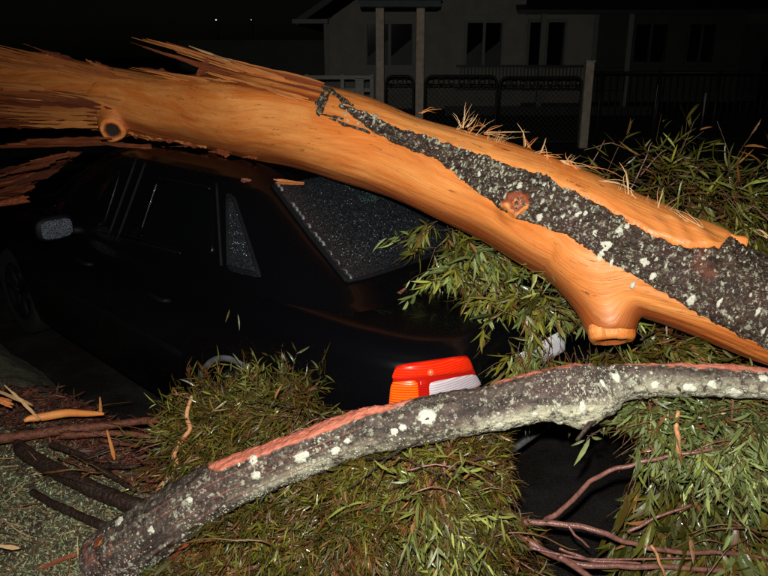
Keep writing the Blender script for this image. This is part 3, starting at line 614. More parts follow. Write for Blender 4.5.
def pane(quad, bvh, name, m, parent, off=0.004, nu=14, nv=10, dented=True, mirror=False, skirt=0.008):
    # a four-cornered pane laid on the car's skin, corners given by where the photograph shows them
    V = []; 
    for j in range(nv + 1):
        for i in range(nu + 1):
            u, v = i / nu, j / nv; a = Vector(quad[0]).lerp(Vector(quad[1]), u); b = Vector(quad[3]).lerp(Vector(quad[2]), u); p = a.lerp(b, v); cq = (Vector(quad[0]) + Vector(quad[1]) + Vector(quad[2]) + Vector(quad[3])) / 4; p = cq + (p - cq) * (1 - .11 * abs(2 * u - 1) ** 5 * abs(2 * v - 1) ** 5)
            l, n = cast(p.x, p.y, bvh); ed = 0 if 0 < i < nu and 0 < j < nv else 1
            q = l + n * (off if not ed else -skirt)
            if dented: q = dent(q)
            V.append(Vector((q.x, -q.y, q.z)) if mirror else q)
    w = nu + 1; Fc = [[j * w + i, j * w + i + 1, (j + 1) * w + i + 1, (j + 1) * w + i] for j in range(nv) for i in range(nu)]
    rim = [V[w + i] for i in range(1, nu)] + [V[j * w + nu - 1] for j in range(1, nv)] + [V[(nv - 1) * w + i] for i in range(nu - 1, 0, -1)] + [V[j * w + 1] for j in range(nv - 1, 0, -1)]
    return raw(name, V, Fc, m, parent), rim, V
def seal(rim, r, m, parent, name='window_seal'): return MB().tube(rim + rim[:2], r, 6, False).build(name, m, parent)
QW = {'front': ((52, 205), (129, 161), (106, 235), (42, 222)), 'rear': ((157, 171), (216, 181), (220, 263), (132, 239)), 'quarter': ((227, 186), (232, 190), (266, 285), (226, 276))}
PANES = {}
for mir in (False, True):
    for k, q in QW.items():
        sm = 'seal_rubber' if k == 'quarter' else 'black_paint'
        g, rim, PV = pane(q, GH_BVH, 'side_window', 'wet_glass' if k == 'quarter' else 'dark_glass', car, mirror=mir)
        seal(rim, 0.009 if k == 'quarter' else 0.006, sm, g)
        if not mir: PANES[k] = PV
# B pillar cover strips
for (a, b) in (((109, 237), (137, 159)), ((118, 239), (146, 163)), ((222, 266), (217, 184))):
    l = [cast(lerp(a[0], b[0], t / 8), lerp(a[1], b[1], t / 8), GH_BVH) for t in range(9)]
    MB().tube([dent(p + n * 0.004) for p, n in l], 0.007, 6).build('pillar_trim', 'seal_rubber', car)
# rear window: left edge from the photograph, mirrored to the right
lb, _ = cast(346, 282, GH_BVH); ltp, _ = cast(271, 186, GH_BVH)
V = []; nu, nv = 30, 22
for j in range(nv + 1):
    for i in range(nu + 1):
        t = j / nv; y = lerp(lb.y, ltp.y, t) * (1 - 2 * i / nu); z = lerp(lb.z, ltp.z, t)
        h, n, _, _ = GH_BVH.ray_cast(Vector((-1, y, z)), Vector((1, 0, 0))); q = dent(h - Vector((.006, 0, -.006)))
        V.append(q)
w = nu + 1; rw = raw('rear_window', V, [[j * w + i, j * w + i + 1, (j + 1) * w + i + 1, (j + 1) * w + i] for j in range(nv) for i in range(nu)], 'wet_glass', car); RW = V
left_edge = [V[j * w] for j in range(nv + 1)]
MB().tube(left_edge, 0.010, 6).build('window_seal', 'seal_rubber', rw)
random.seed(3)
for j in range(0, nv, 1):                               # rubber torn loose along the edge, in short grey lengths
    if random.random() < 0.62: MB().tube([left_edge[j] + Vector((-.012, -.012, .008)), left_edge[j].lerp(left_edge[j + 1], 0.5) + Vector((-.016, -.016, .012)), left_edge[j + 1] + Vector((-.012, -.012, .008))], random.uniform(.003, .0075), 6).build('loose_seal', 'worn_rubber', rw)
MB().tube([V[i] for i in range(w)], 0.009, 6).build('window_seal', 'seal_rubber', rw)
# crumpled, crazed upper right of the rear window
V = []
for j in range(15):
    for i in range(25):
        t = lerp(0.62, 0.95, j / 14); y = lerp(lb.y, ltp.y, t) * lerp(0.25, -0.9, i / 24); z = lerp(lb.z, ltp.z, t); h, n, _, _ = GH_BVH.ray_cast(Vector((-1, y, z)), Vector((1, 0, 0)))
        V.append(dent(h - Vector((.012, 0, -.010))) + Vector((-1, 0, 1)) * 0.02 * noise.noise(Vector((y * 14, z * 22, 0))))
raw('crazed_glass', V, [[j * 25 + i, j * 25 + i + 1, (j + 1) * 25 + i + 1, (j + 1) * 25 + i] for j in range(14) for i in range(24)], 'crazed_glass', rw, False)
def drops(pts, n, r0, r1, name, parent, wt=None):
    mb = MB(); pts = [Vector(p) for p in pts]
    for q in range(n):
        p = random.choice(pts) + Vector((random.uniform(-.02, .02), random.uniform(-.02, .02), 0)); h, nn, _, dd = GH_BVH.find_nearest(p); 
        if wt and random.random() > wt(h): continue
        p = dent(h) + nn * 0.007; r = random.uniform(r0, r1); N = nn.orthogonal().normalized(); B = nn.cross(N)
        V = [p + nn * r * 0.8]
        for rad, hh in ((0.6, 0.6), (1.0, 0.0)): V += [p + nn * r * hh + (N * math.cos(1.0472 * k) + B * math.sin(1.0472 * k)) * r * rad for k in range(6)]
        mb.add(V, [[0, 1 + k, 1 + (k + 1) % 6] for k in range(6)] + [[1 + k, 7 + k, 7 + (k + 1) % 6, 1 + (k + 1) % 6] for k in range(6)])
    tag(mb.build(name, 'drop', parent), kind='stuff')
drops([v for k, v in enumerate(RW) if 1 < k % w < 18 and 2 < k // w < 21], 5200, .0006, .0019, 'rain_drops', rw, lambda h: 1.15 - (h.z - .95) * 2.6)
drops([v for k, v in enumerate(RW) if 1 < k % w < 18 and 2 < k // w < 21], 800, .0014, .0032, 'rain_drops', rw, lambda h: 1.05 - (h.z - .95) * 2.8)
drops([v for k, v in enumerate(PANES['quarter']) if 3 < k % 15 < 11 and 2 < k // 15 < 8], 90, .001, .002, 'rain_drops', car, lambda h: 1.3 - (h.z - .95) * 4)
# tail lights
def lamp(mir):
    fr, rim, _ = pane(((392, 362), (470, 352), (486, 390), (385, 420)), BODY_BVH, 'tail_light', 'lens_deep', car, 0.003, 20, 12, False, mir)
    for nm, q, mm in (('stop_lens', ((396, 366), (468, 356), (474, 371), (391, 380)), 'lens_red'), ('indicator_lens', ((391, 381), (418, 379.5), (419, 408), (388, 416)), 'lens_amber'),
                      ('reversing_lens', ((428, 382), (475, 373), (482, 386), (429, 401)), 'lens_white'), ('centre_lens', ((419, 380), (427, 379), (428, 404), (420, 407)), 'lens_deep')):
        pane(q, BODY_BVH, nm, mm, fr, 0.008, 14, 8, False, mir, -0.002)
    c_, n_ = cast(430, 372, BODY_BVH); N_ = n_.orthogonal().normalized(); B_ = n_.cross(N_); V = []
    for r, h in ((.013, .006), (.012, .011), (.009, .0145), (.005, .0165), (.0, .017)): V += [c_ + n_ * h + (N_ * math.cos(.3927 * k) + B_ * math.sin(.3927 * k)) * r for k in range(16)]
    raw('added_glint_dome', [Vector((v.x, -v.y, v.z)) if mir else v for v in V], [[q * 16 + k, q * 16 + (k + 1) % 16, (q + 1) * 16 + (k + 1) % 16, (q + 1) * 16 + k] for q in range(4) for k in range(16)], 'glint_dome_red', fr)  # dome added only to catch a highlight on the lens
lamp(False); lamp(True)
def on_rear(y, z):
    h, n, _, _ = BODY_BVH.ray_cast(Vector((-1, y, z)), Vector((1, 0, 0))); return h
def rear_patch(y0, y1, z0, z1, off, name, m, nu=16, nv=6):
    V = [on_rear(lerp(y0, y1, i / nu), lerp(z0, z1, j / nv)) - Vector((off if 0 < i < nu and 0 < j < nv else -0.004, 0, 0)) for j in range(nv + 1) for i in range(nu + 1)]
    return raw(name, V, [[j * (nu + 1) + i, (j + 1) * (nu + 1) + i, (j + 1) * (nu + 1) + i + 1, j * (nu + 1) + i + 1] for j in range(nv) for i in range(nu)], m, car)
rear_patch(-.19, .19, .655, .770, .012, 'number_plate', 'plate_white', 14, 6)
rear_patch(-.40, .40, .58, .62, .02, 'boot_handle', 'black_plastic')
rear_patch(-.74, .74, .40, .52, .012, 'bumper_strip', 'black_plastic', 30, 6)
pts = [on_rear(lerp(-.66, .66, i / 20), .335) - Vector((.004, 0, 0)) for i in range(21)]
MB().tube(pts, .016, 8).build('bumper_lip', 'arch_grey', car)
MB().tube([(0.06, .5, .2), (.02, .5, .2), (-.02, .5, .2)], .03, 12).build('exhaust_pipe', 'alloy', car)
# boot lid outline, doors with handles and moulding
def side_patch(x0, x1, t0, t1, off, name, m, sgn=1, nu=16, nv=10):
    V = []
    for j in range(nv + 1):
        for i in range(nu + 1):
            x = lerp(x0, x1, i / nu); z = lerp(zbot(x), ztop(x), lerp(t0, t1, j / nv)); h, n, _, _ = BODY_BVH.ray_cast(Vector((x, 2 * sgn, z)), Vector((0, -sgn, 0))); V.append(h + Vector((0, sgn * (off if 0 < i < nu and 0 < j < nv else -.004), 0)))
    return raw(name, V, [[j * (nu + 1) + i, j * (nu + 1) + i + 1, (j + 1) * (nu + 1) + i + 1, (j + 1) * (nu + 1) + i] for j in range(nv) for i in range(nu)], m, car)
for s_ in (1, -1):
    for x0, x1, hx in ((1.36, 2.13, 1.50), (2.145, 3.18, 2.28)):
        d = side_patch(x0, x1, .10, .955, .004, 'door', 'black_paint', s_)
        z = .80; h, n, _, _ = BODY_BVH.ray_cast(Vector((hx, 2 * s_, z)), Vector((0, -s_, 0)))
        MB().tube([h + Vector((0, -.004, 0)) * s_, h + Vector((.02, .026 * s_, .004)), h + Vector((.14, .026 * s_, .0)), h + Vector((.16, -.004 * s_, 0))], .012, 8).build('handle', 'black_plastic', d)
    side_patch(1.38, 3.16, .47, .53, .014, 'side_moulding', 'black_plastic', s_, 20, 4)
    for wx in (.98, 3.60):                               # arch lip and wheel
        arc = []
        for q in range(25):
            a = math.pi * (q / 24); x = wx + .36 * math.cos(a); z = .305 + .36 * math.sin(a); h, n, _, _ = BODY_BVH.ray_cast(Vector((x, 2 * s_, max(z, .24))), Vector((0, -s_, 0))); arc.append(Vector((x, h.y - .008 * s_, z)))
        MB().tube(arc, [.004 + .014 * math.sin(math.pi * q / 24) for q in range(25)], 8).build('arch_trim', 'arch_grey' if wx < 2 else 'black_paint', car)
        V = []; n = 40; prof = [(.19, -.09), (.25, -.10), (.285, -.095), (.302, -.07), (.304, 0), (.302, .07), (.285, .095), (.25, .10), (.20, .085)]
        for r, yo in prof: V += [(wx + r * math.cos(6.283 * k / n), s_ * (.735 + yo), .305 + r * math.sin(6.283 * k / n)) for k in range(n)]
        Fw = [[q * n + k, q * n + (k + 1) % n, (q + 1) * n + (k + 1) % n, (q + 1) * n + k] for q in range(len(prof) - 1) for k in range(n)]
        ty = raw('wheel', V, Fw, 'tyre_rubber', car)
        mb = MB(); V = []
        for r, yo in ((.205, .07), (.20, .088), (.185, .08), (.175, .05), (.02, .05)): V += [(wx + r * math.cos(6.283 * k / n), s_ * (.735 + yo), .305 + r * math.sin(6.283 * k / n)) for k in range(n)]
        mb.add(V, [[q * n + k, q * n + (k + 1) % n, (q + 1) * n + (k + 1) % n, (q + 1) * n + k] for q in range(4) for k in range(n)])
        for k in range(6):
            a = 1.0472 * k; mb.tube([(wx + .03 * math.cos(a), s_ * .80, .305 + .03 * math.sin(a)), (wx + .18 * math.cos(a), s_ * .812, .305 + .18 * math.sin(a))], .018, 6)
        mb.build('rim', 'alloy', ty)
    # mirror
    o_ = ICAR @ Vector((0, 0, H)); d_ = ICAR.to_3x3() @ ray(55, 228); q_ = o_ + d_ * ((.93 - o_.y) / d_.y); mc = Vector((q_.x, s_ * .93, q_.z))
    bm = bmesh.new(); bmesh.ops.create_uvsphere(bm, u_segments=20, v_segments=12, radius=1)
    for v in bm.verts: v.co = Vector((mc.x + .055 * v.co.x * (1 if v.co.x > 0 else .4), mc.y + .105 * math.copysign(abs(v.co.y) ** .7, v.co.y), mc.z + .068 * math.copysign(abs(v.co.z) ** .7, v.co.z)))
    me = bpy.data.meshes.new('mirror'); bm.to_mesh(me); bm.free(); mi = link('mirror', me, 'black_plastic', car)
    MB().tube([mc + Vector((0, -.09 * s_, -.03)), mc + Vector((.02, -.2 * s_, -.06))], .022, 8).build('mirror_arm', 'black_plastic', mi)
    V = [mc + Vector((-.026, .082 * math.copysign(abs(math.cos(a)) ** .5, math.cos(a)), .05 * math.copysign(abs(math.sin(a)) ** .5, math.sin(a)))) for a in [6.283 * k / 28 for k in range(28)]]
    raw('mirror_glass', V + [v - Vector((-.004, 0, 0)) for v in V], [list(range(28)), list(range(28, 56))[::-1]] + [[k, (k + 1) % 28, 28 + (k + 1) % 28, 28 + k] for k in range(28)], 'mirror_glass', mi, False)
# windscreen, bonnet line
V = []; nu, nv = 24, 14
for j in range(nv + 1):
    for i in range(nu + 1):
        t = j / nv; y = lerp(.66, .52, t) * (1 - 2 * i / nu); z = lerp(.985, 1.32, t); h, n, _, _ = GH_BVH.ray_cast(Vector((6, y, z)), Vector((-1, 0, 0))); V.append(dent(h + Vector((.006, 0, .006))))
raw('windscreen', V, [[j * (nu + 1) + i, (j + 1) * (nu + 1) + i, (j + 1) * (nu + 1) + i + 1, j * (nu + 1) + i + 1] for j in range(nv) for i in range(nu)], 'crazed_glass', car)

# ------------------------------------------------------------------ leaves
# one eucalypt leaf: a sickle blade along +x, base at the origin, length 1, half width 0.5
ST = [(0.0, 0.0), (0.22, 0.40), (0.5, 0.5), (0.78, 0.30), (1.0, 0.0)]
LV = [(0, 0, 0)]
for x, w_ in ST[1:-1]: LV += [(x, w_, 0.0), (x, 0, -0.18 * w_), (x, -w_, 0.0)]
LV.append((1, 0, 0)); LV = np.array(LV)
LF = [[0, 1, 2], [0, 2, 3]] + [[1 + 3 * q, 4 + 3 * q, 5 + 3 * q, 2 + 3 * q] for q in range(2)] + [[2 + 3 * q, 5 + 3 * q, 6 + 3 * q, 3 + 3 * q] for q in range(2)] + [[7, 10, 8], [8, 10, 9]]
def leaf_verts(L, Wd, bend, sick):
    v = LV.copy(); x = v[:, 0].copy(); v[:, 0] *= L; v[:, 1] = v[:, 1] * Wd + sick * L * (x * x - x * 0.3); v[:, 2] = v[:, 2] * Wd + bend * L * x * x; return v
LEAFM = []
for q in range(5):
    me = bpy.data.meshes.new('leaf'); me.from_pydata([tuple(v) for v in leaf_verts(0.095, 0.013, (-.15, .1, -.3, .2, 0)[q], (.12, -.15, .2, .05, -.2)[q])], [], LF); me.materials.append(MAT['leaf_tone%d' % q]); LEAFM.append(me)
def basis(d, up):
    d = d / np.linalg.norm(d); n = up - d * np.dot(up, d); n /= max(np.linalg.norm(n), 1e-6); return np.stack([d, np.cross(n, d), n], 1)
GREENS = np.array([(.105, .105, .012), (.14, .135, .014), (.070, .080, .014), (.175, .17, .022), (.13, .10, .012), (.21, .21, .04)])
BRIGHT = np.array([(.22, .25, .045), (.32, .34, .08), (.17, .20, .04), (.27, .29, .055)])
BLUISH = np.array([(.15, .20, .055), (.22, .27, .09), (.12, .155, .04), (.27, .32, .10)])
DRY = np.array([(.15, .095, .014), (.18, .07, .018), (.12, .10, .014), (.09, .095, .016), (.16, .14, .02)])
def ok_view(p, loose):
    x, y, _ = proj(p)
    if abs(y - trunkC(x)) < trunkW(x) * 0.98 and p[1] < trunkY(x) + 0.2: return False
    if 380 < x < 488 and 345 < y < 408: return False
    lw = limbW(x)
    if x > 80 and abs(y - limbC(x)) < lw * (0.80 if not loose else 0.45) and p[1] < limbY(x) + 0.12 and random.random() > 0.02: return False
    if x > 80 and y < limbC(x) - lw * .3 and p[1] < limbY(x) + .1: return False
    if 512 + 16 * noise.noise(Vector((y * .06, 0, 0))) + 9 * noise.noise(Vector((p[0] * 60, p[2] * 60, 0))) < x < 640 and 432 < y < 515 + max(0, (x - 560)) * .1 and x < 640 - (y - 432) * 0.25: return False
    if 585 < x < 640 and 330 < y < 352: return False
    if 540 < x < 592 and 334 < y < 368 and random.random() < 0.985: return False
    if ICAR is not None:
        q = ICAR @ Vector(p)
        if 0.03 < q.x < 4.3 and abs(q.y) < .80 and .15 < q.z < ztop(q.x) - .03: return False
        if .5 < q.x < 3.2 and abs(q.y) < .6 and q.z < 1.1: return False
    return True
def leafy(name, label, base, blobs, twigs, pal, seed, stems=(), leaf=(0.055, 0.105), width=(0.007, 0.014), droop=0.6, loose=False, front=40, per=(7, 12), twig_len=(.10, .24)):
    rng = np.random.default_rng(seed); random.seed(seed)
    root = empty(name, base, label, 'leafy branch', 'leafy branches torn from the tree')
    wts = np.array([b[6] for b in blobs], float); wts /= wts.sum(); V = []; Fc = []; T = []; tw = MB(); recs = []; nv = 0
    for q in range(twigs):
        b = blobs[rng.choice(len(blobs), p=wts)]; c = at(b[0], b[1], b[2])
        while True:
            e = rng.uniform(-1, 1, 3)
            if e @ e < 1: break
        p = np.array(c) + e * np.array(b[3:6]); d = rng.normal(size=3) * .55 * np.array([1, .8, .7]) + e * .8 + 0.9 * np.array(noise.noise_vector(Vector(p) * 6)) + np.array([0, -.25, -droop]); d /= np.linalg.norm(d); L = rng.uniform(*twig_len)
        g = gz(p[0], p[1]) + 0.02
        if p[2] < g: p[2] = g + rng.uniform(0, .08)
        if rng.random() > .60 + 1.5 * noise.noise(Vector(p) * 8 + Vector((0, 0, seed))): continue
        if not ok_view(p + d * L * .5, loose): continue
        nz = noise.noise(Vector(p) * 9); tone = pal[int(np.clip((noise.noise(Vector(p) * 5 + Vector((seed, 0, 0))) * .9 + .5 + rng.normal() * .22) * len(pal), 0, len(pal) - 1))] * rng.uniform(.55, 1.05) * (1 + .7 * nz) * (1 + .6 * noise.noise(Vector(p) * 3.5 + Vector((0, seed, 0))))  # broad tone patches also paint shaded gaps among the leaves
        P = [p, p + d * L * .5 + rng.normal(size=3) * .012, p + d * L + np.array([0, 0, -.02])]
        n0 = len(recs)
        for k in range(rng.integers(*per)):
            t = rng.uniform(.1, 1.0); o = p + d * L * t; ld = d * .8 + rng.normal(size=3) * .42 + np.array([0, -.1, -.4 * droop]); LL = rng.uniform(*leaf); ww = rng.uniform(*width)
            if rng.random() < .08: LL *= 1.35; ww *= 1.2; ld = ld + np.array([0, -.1, -.7])
            mid = o + ld / np.linalg.norm(ld) * LL * .6
            if not ok_view(mid, loose): continue
            if mid[2] < gz(mid[0], mid[1]) + .005: ld[2] = abs(ld[2]) * .4
            up = rng.normal(size=3) * .7 + np.array([0, -.5, .8]); R = basis(ld, up)
            if rng.random() < 0.06: tint = np.array([.24, .11, .035]) * rng.uniform(.5, 1.2)
            else: tint = tone * rng.uniform(.5, 1.25)
            recs.append((o[1] + rng.uniform(0, .25), o, R, LL, ww, rng.uniform(-.5, .3), rng.uniform(-.4, .4), tint))
        if len(recs) - n0 >= 4: tw.tube(P, [.0017, .0012, .0007], 3, False)
    recs.sort(key=lambda r: r[0])
    for j, (_, o, R, LL, ww, be, si, tint) in enumerate(recs):
        if j % 2 == 0 and j < front * 2:
            lum = tint[1]; k = 4 if lum > .20 else 1 if lum > .15 else 3 if tint[0] > tint[1] else 0 if lum > .09 else 2
            lo = bpy.data.objects.new('leaf', LEAFM[k]); COL.objects.link(lo); M = Matrix(R.tolist()).to_4x4(); M = Matrix.Translation(o) @ M @ Matrix.Diagonal((LL / .095, ww / .013, ww / .013, 1)); lo.parent = root; lo.matrix_parent_inverse = root.matrix_basis.inverted(); lo.matrix_basis = M; continue
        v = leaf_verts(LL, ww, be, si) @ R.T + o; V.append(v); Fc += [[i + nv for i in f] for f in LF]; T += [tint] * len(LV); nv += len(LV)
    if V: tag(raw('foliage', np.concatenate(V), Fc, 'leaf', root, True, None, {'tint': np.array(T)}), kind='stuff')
    tag(tw.build('twigs', 'red_twig', root), kind='stuff')
    for q in range(int(twigs / 110)):                        # woodier stems showing among the leaves
        b = blobs[rng.choice(len(blobs), p=wts)]; c = np.array(at(b[0], b[1], b[2])); e = rng.normal(size=3) * .55; p = c + e * np.array(b[3:6]) + np.array([0, -b[4] * .5, b[5] * .35]); d = rng.normal(size=3) * np.array([1, .3, .5]); d /= np.linalg.norm(d); L = rng.uniform(.12, .32)
        P = wob([p, p + d * L * .5 + np.array([0, 0, .02]), p + d * L + np.array([0, 0, -.03])], 8, .012, seed + q)
        P = [v for v in P if ok_view(v, loose) and v.z > gz(v.x, v.y)]
        if len(P) > 5: MB().tube(P, [lerp(.0035, .0012, i / len(P)) for i in range(len(P))], 5).build('stem', ('red_twig', 'dark_twig', 'red_twig', 'purple_twig')[q % 4], root)
    for (pts, r0, r1, mm) in stems:
        P = wob([at(*a) for a in pts], 6 * (len(pts) - 1), 0.006, seed); MB().tube(P, [lerp(r0, r1, i / (len(P) - 1)) for i in range(len(P))], 8).build('stem', mm, root)
    return root
BIASF = None
G0 = lambda px, py: ground_at(px, py)
leafy('leafy_branch', 'dense heap of olive leaves under the limb at bottom centre', G0(400, 560),
      [(400, 520, 2.02, .36, .16, .22, 5), (300, 530, 2.06, .34, .18, .16, 3), (240, 556, 2.08, .26, .14, .10, 2), (455, 480, 2.02, .18, .14, .16, 3), (480, 560, 2.0, .2, .14, .14, 2), (360, 470, 2.08, .22, .1, .12, 2), (200, 545, 2.15, .2, .12, .08, 1)],
      8200, np.concatenate([GREENS, DRY, GREENS, DRY[:2]]) * .75, 11, [([(330, 545, 1.95), (285, 560, 1.92), (240, 572, 1.92)], .010, .006, 'purple_twig'), ([(345, 530, 1.93), (310, 552, 1.92), (285, 558, 1.92)], .005, .004, 'purple_twig')], leaf=(.016, .058), width=(.0022, .0070), droop=.3, per=(9, 16), twig_len=(.05, .16))
leafy('leafy_branch', 'tuft of bright yellow green shoots in the olive heap below the limb', G0(440, 570),
      [(435, 495, 1.86, .10, .06, .07, 3), (428, 525, 1.85, .12, .06, .08, 3), (500, 488, 1.9, .06, .05, .05, 1), (318, 495, 1.9, .05, .04, .05, 1)], 75, BRIGHT * .85, 12, leaf=(.03, .075), width=(.005, .010), droop=.3, front=30)
leafy('leafy_branch', 'leaf heap between the limb and the car flank over the rear wheel', G0(260, 470),
      [(255, 425, 2.55, .22, .12, .12, 3), (220, 440, 2.5, .14, .1, .12, 2), (300, 412, 2.45, .18, .1, .08, 2), (200, 460, 2.45, .12, .08, .1, 1.5)], 2100, np.concatenate([GREENS, DRY[:2], GREENS]) * .8, 13, [([(192, 396, 2.45), (186, 415, 2.4), (189, 430, 2.4), (174, 452, 2.36), (176, 466, 2.35), (158, 490, 2.33)], .007, .011, 'orange_bark')], leaf=(.022, .065), width=(.003, .008), droop=.15)
leafy('leafy_branch', 'grey green foliage hanging under the trunk over the car boot', at(470, 300, 2.9),
      [(470, 265, 2.92, .20, .14, .16, 4), (520, 310, 2.72, .24, .12, .18, 4), (560, 322, 2.6, .2, .1, .16, 3), (440, 240, 3.05, .12, .1, .1, 2), (500, 335, 2.62, .16, .08, .12, 1.2), (545, 355, 2.5, .14, .08, .06, 1.5)], 900, np.concatenate([GREENS[:4], BLUISH[:2], BLUISH[:1], BRIGHT[:2]]) * 1.3, 14, [([(500, 255, 2.85), (520, 300, 2.7), (552, 345, 2.55)], .006, .003, 'red_twig'), ([(480, 245, 2.9), (470, 290, 2.85), (450, 310, 2.8)], .005, .003, 'red_twig')], leaf=(.04, .095), width=(.006, .013), droop=.8)
leafy('leafy_branch', 'dry brownish foliage between the trunk stub and the limb at right', at(670, 370, 2.5),
      [(650, 350, 2.45, .2, .12, .08, 3), (700, 358, 2.5, .2, .1, .06, 2), (610, 362, 2.5, .14, .1, .05, 2), (740, 368, 2.45, .12, .1, .05, 1)], 560, np.concatenate([DRY, GREENS]), 15, leaf=(.05, .1))
leafy('leafy_branch', 'twiggy foliage spray rising behind the top right of the trunk', at(690, 230, 3.1),
      [(650, 185, 3.15, .22, .2, .10, 3), (700, 198, 3.05, .26, .2, .10, 4), (750, 215, 2.95, .2, .2, .12, 3), (760, 240, 2.8, .12, .1, .08, 1.5)], 760, np.concatenate([GREENS, DRY, GREENS, BRIGHT]) * .95, 16,
      [([(600, 185, 3.1), (625, 160, 3.1), (605, 143, 3.15)], .004, .002, 'straw_wood') if False else ([(640, 205, 3.05), (690, 172, 3.1), (712, 161, 3.1)], .004, .002, 'purple_twig'), ([(630, 190, 3.1), (645, 160, 3.1), (652, 143, 3.1)], .004, .0015, 'purple_twig'), ([(640, 175, 3.1), (665, 150, 3.1), (683, 157, 3.1)], .003, .0015, 'purple_twig'), ([(590, 165, 3.2), (605, 140, 3.2)], .003, .0015, 'purple_twig'), ([(600, 178, 3.2), (640, 160, 3.2), (668, 165, 3.2)], .003, .0015, 'red_twig'), ([(700, 235, 2.95), (745, 212, 2.95), (790, 195, 2.95)], .004, .002, 'red_twig'), ([(705, 185, 3.1), (735, 197, 3.1), (760, 190, 3.1)], .003, .0015, 'red_twig')], leaf=(.05, .12), width=(.006, .011), droop=.45, per=(3, 7), twig_len=(.15, .35))
leafy('leafy_branch', 'pale green foliage hanging directly below the limb at right', at(700, 440, 2.0),
      [(690, 420, 2.0, .18, .08, .07, 4), (740, 430, 1.98, .16, .08, .08, 4), (650, 415, 2.02, .08, .06, .06, 2), (770, 445, 1.96, .1, .08, .06, 2), (720, 455, 2.05, .14, .06, .05, 1.5)], 1250, np.concatenate([BLUISH, BRIGHT[:1], BLUISH]) * 1.2, 17, [([(678, 410, 1.93), (677, 430, 1.9), (679, 455, 1.9)], .006, .009, 'orange_bark')], leaf=(.025, .07), width=(.005, .011), loose=True)
leafy('leafy_branch', 'dark drooping leaves on yellow stems at the bottom right corner', G0(720, 560),
      [(700, 500, 2.15, .22, .14, .14, 4), (750, 520, 2.08, .2, .14, .16, 4), (660, 500, 2.2, .12, .12, .12, 2), (740, 560, 2.0, .2, .1, .1, 2), (680, 560, 2.05, .16, .1, .06, 1)], 640, np.concatenate([GREENS, BLUISH[:2], DRY]) * .9, 18,
      [([(768, 488, 1.9), (735, 493, 1.9), (705, 488, 1.93), (668, 505, 1.95)], .004, .002, 'straw_wood') if False else ([(790, 528, 1.9), (735, 528, 1.9), (700, 533, 1.93), (668, 552, 1.95)], .0035, .002, 'red_twig'), ([(760, 560, 1.9), (710, 540, 1.92), (680, 552, 1.95)], .003, .002, 'red_twig'), ([(780, 500, 1.95), (740, 500, 1.95), (738, 500, 1.95)], .004, .004, 'red_twig')], leaf=(.06, .13), width=(.010, .019), droop=1.0)
leafy('leafy_branch', 'single small sprig hanging from the limb beside the dark gap', at(590, 432, 1.87), [(584, 452, 1.87, .012, .012, .03, 1)], 0, BLUISH, 19, [([(600, 428, 1.88), (590, 436, 1.87), (583, 444, 1.86)], .003, .0015, 'dark_twig')])
spr = COL.objects[-1].parent
for (a, b, c, d, wd, k) in ((590, 438, 576, 466, .016, 1), (592, 437, 602, 441, .010, 0), (585, 440, 572, 446, .008, 0), (600, 431, 608, 436, .007, 2)):
    p0, p1 = at(a, b, 1.86), at(c, d, 1.85); L = (p1 - p0).length; R = Matrix(basis(np.array(p1 - p0), np.array([.2, -1, .3])).tolist()).to_4x4()
    lo = bpy.data.objects.new('leaf', LEAFM[k]); COL.objects.link(lo); lo.parent = spr; lo.matrix_parent_inverse = spr.matrix_basis.inverted(); lo.matrix_basis = Matrix.Translation(p0) @ R @ Matrix.Diagonal((L / .095, wd / .013, 1, 1))

# fallen single leaves stuck to the car
def skin(px, py):
    a = cast(px, py, BODY_BVH); b = cast(px, py, GH_BVH); o = ICAR @ Vector((0, 0, H)); h = min((a, b), key=lambda r: (r[0] - o).length); return MCAR @ h[0], (MCAR.to_3x3() @ h[1]).normalized()
for (a, b, c, d, w, k, lab) in ((231, 309, 228, 322, .010, 3, 'small brown leaf stuck upright on the dark car flank below the rear side window'), (239, 314, 242, 330, .010, 4, 'pale curled leaf stuck on the car flank right of a brown leaf'), (398, 306, 417, 293, .010, 4, 'pale curved leaf lying on the car boot near the rear window'), (283, 352, 284, 371, .009, 4, 'tiny pale leaf hooked on the car flank above the leaf heap'), (433, 290, 428, 308, .010, 3, 'reddish leaf on the boot beside the hanging foliage')):
    p, n = skin(a, b); p2, _ = skin(c, d); L = (p2 - p).length
    lo = bpy.data.objects.new('fallen_leaf', LEAFM[k].copy()); COL.objects.link(lo); lo.matrix_basis = Matrix.Translation(p + n * .006) @ Matrix(basis(np.array(p2 - p), np.array(n)).tolist()).to_4x4() @ Matrix.Diagonal((L / .095, w / .013, .5, 1)); tag(lo, lab, 'leaf', 'leaves stuck to the car')

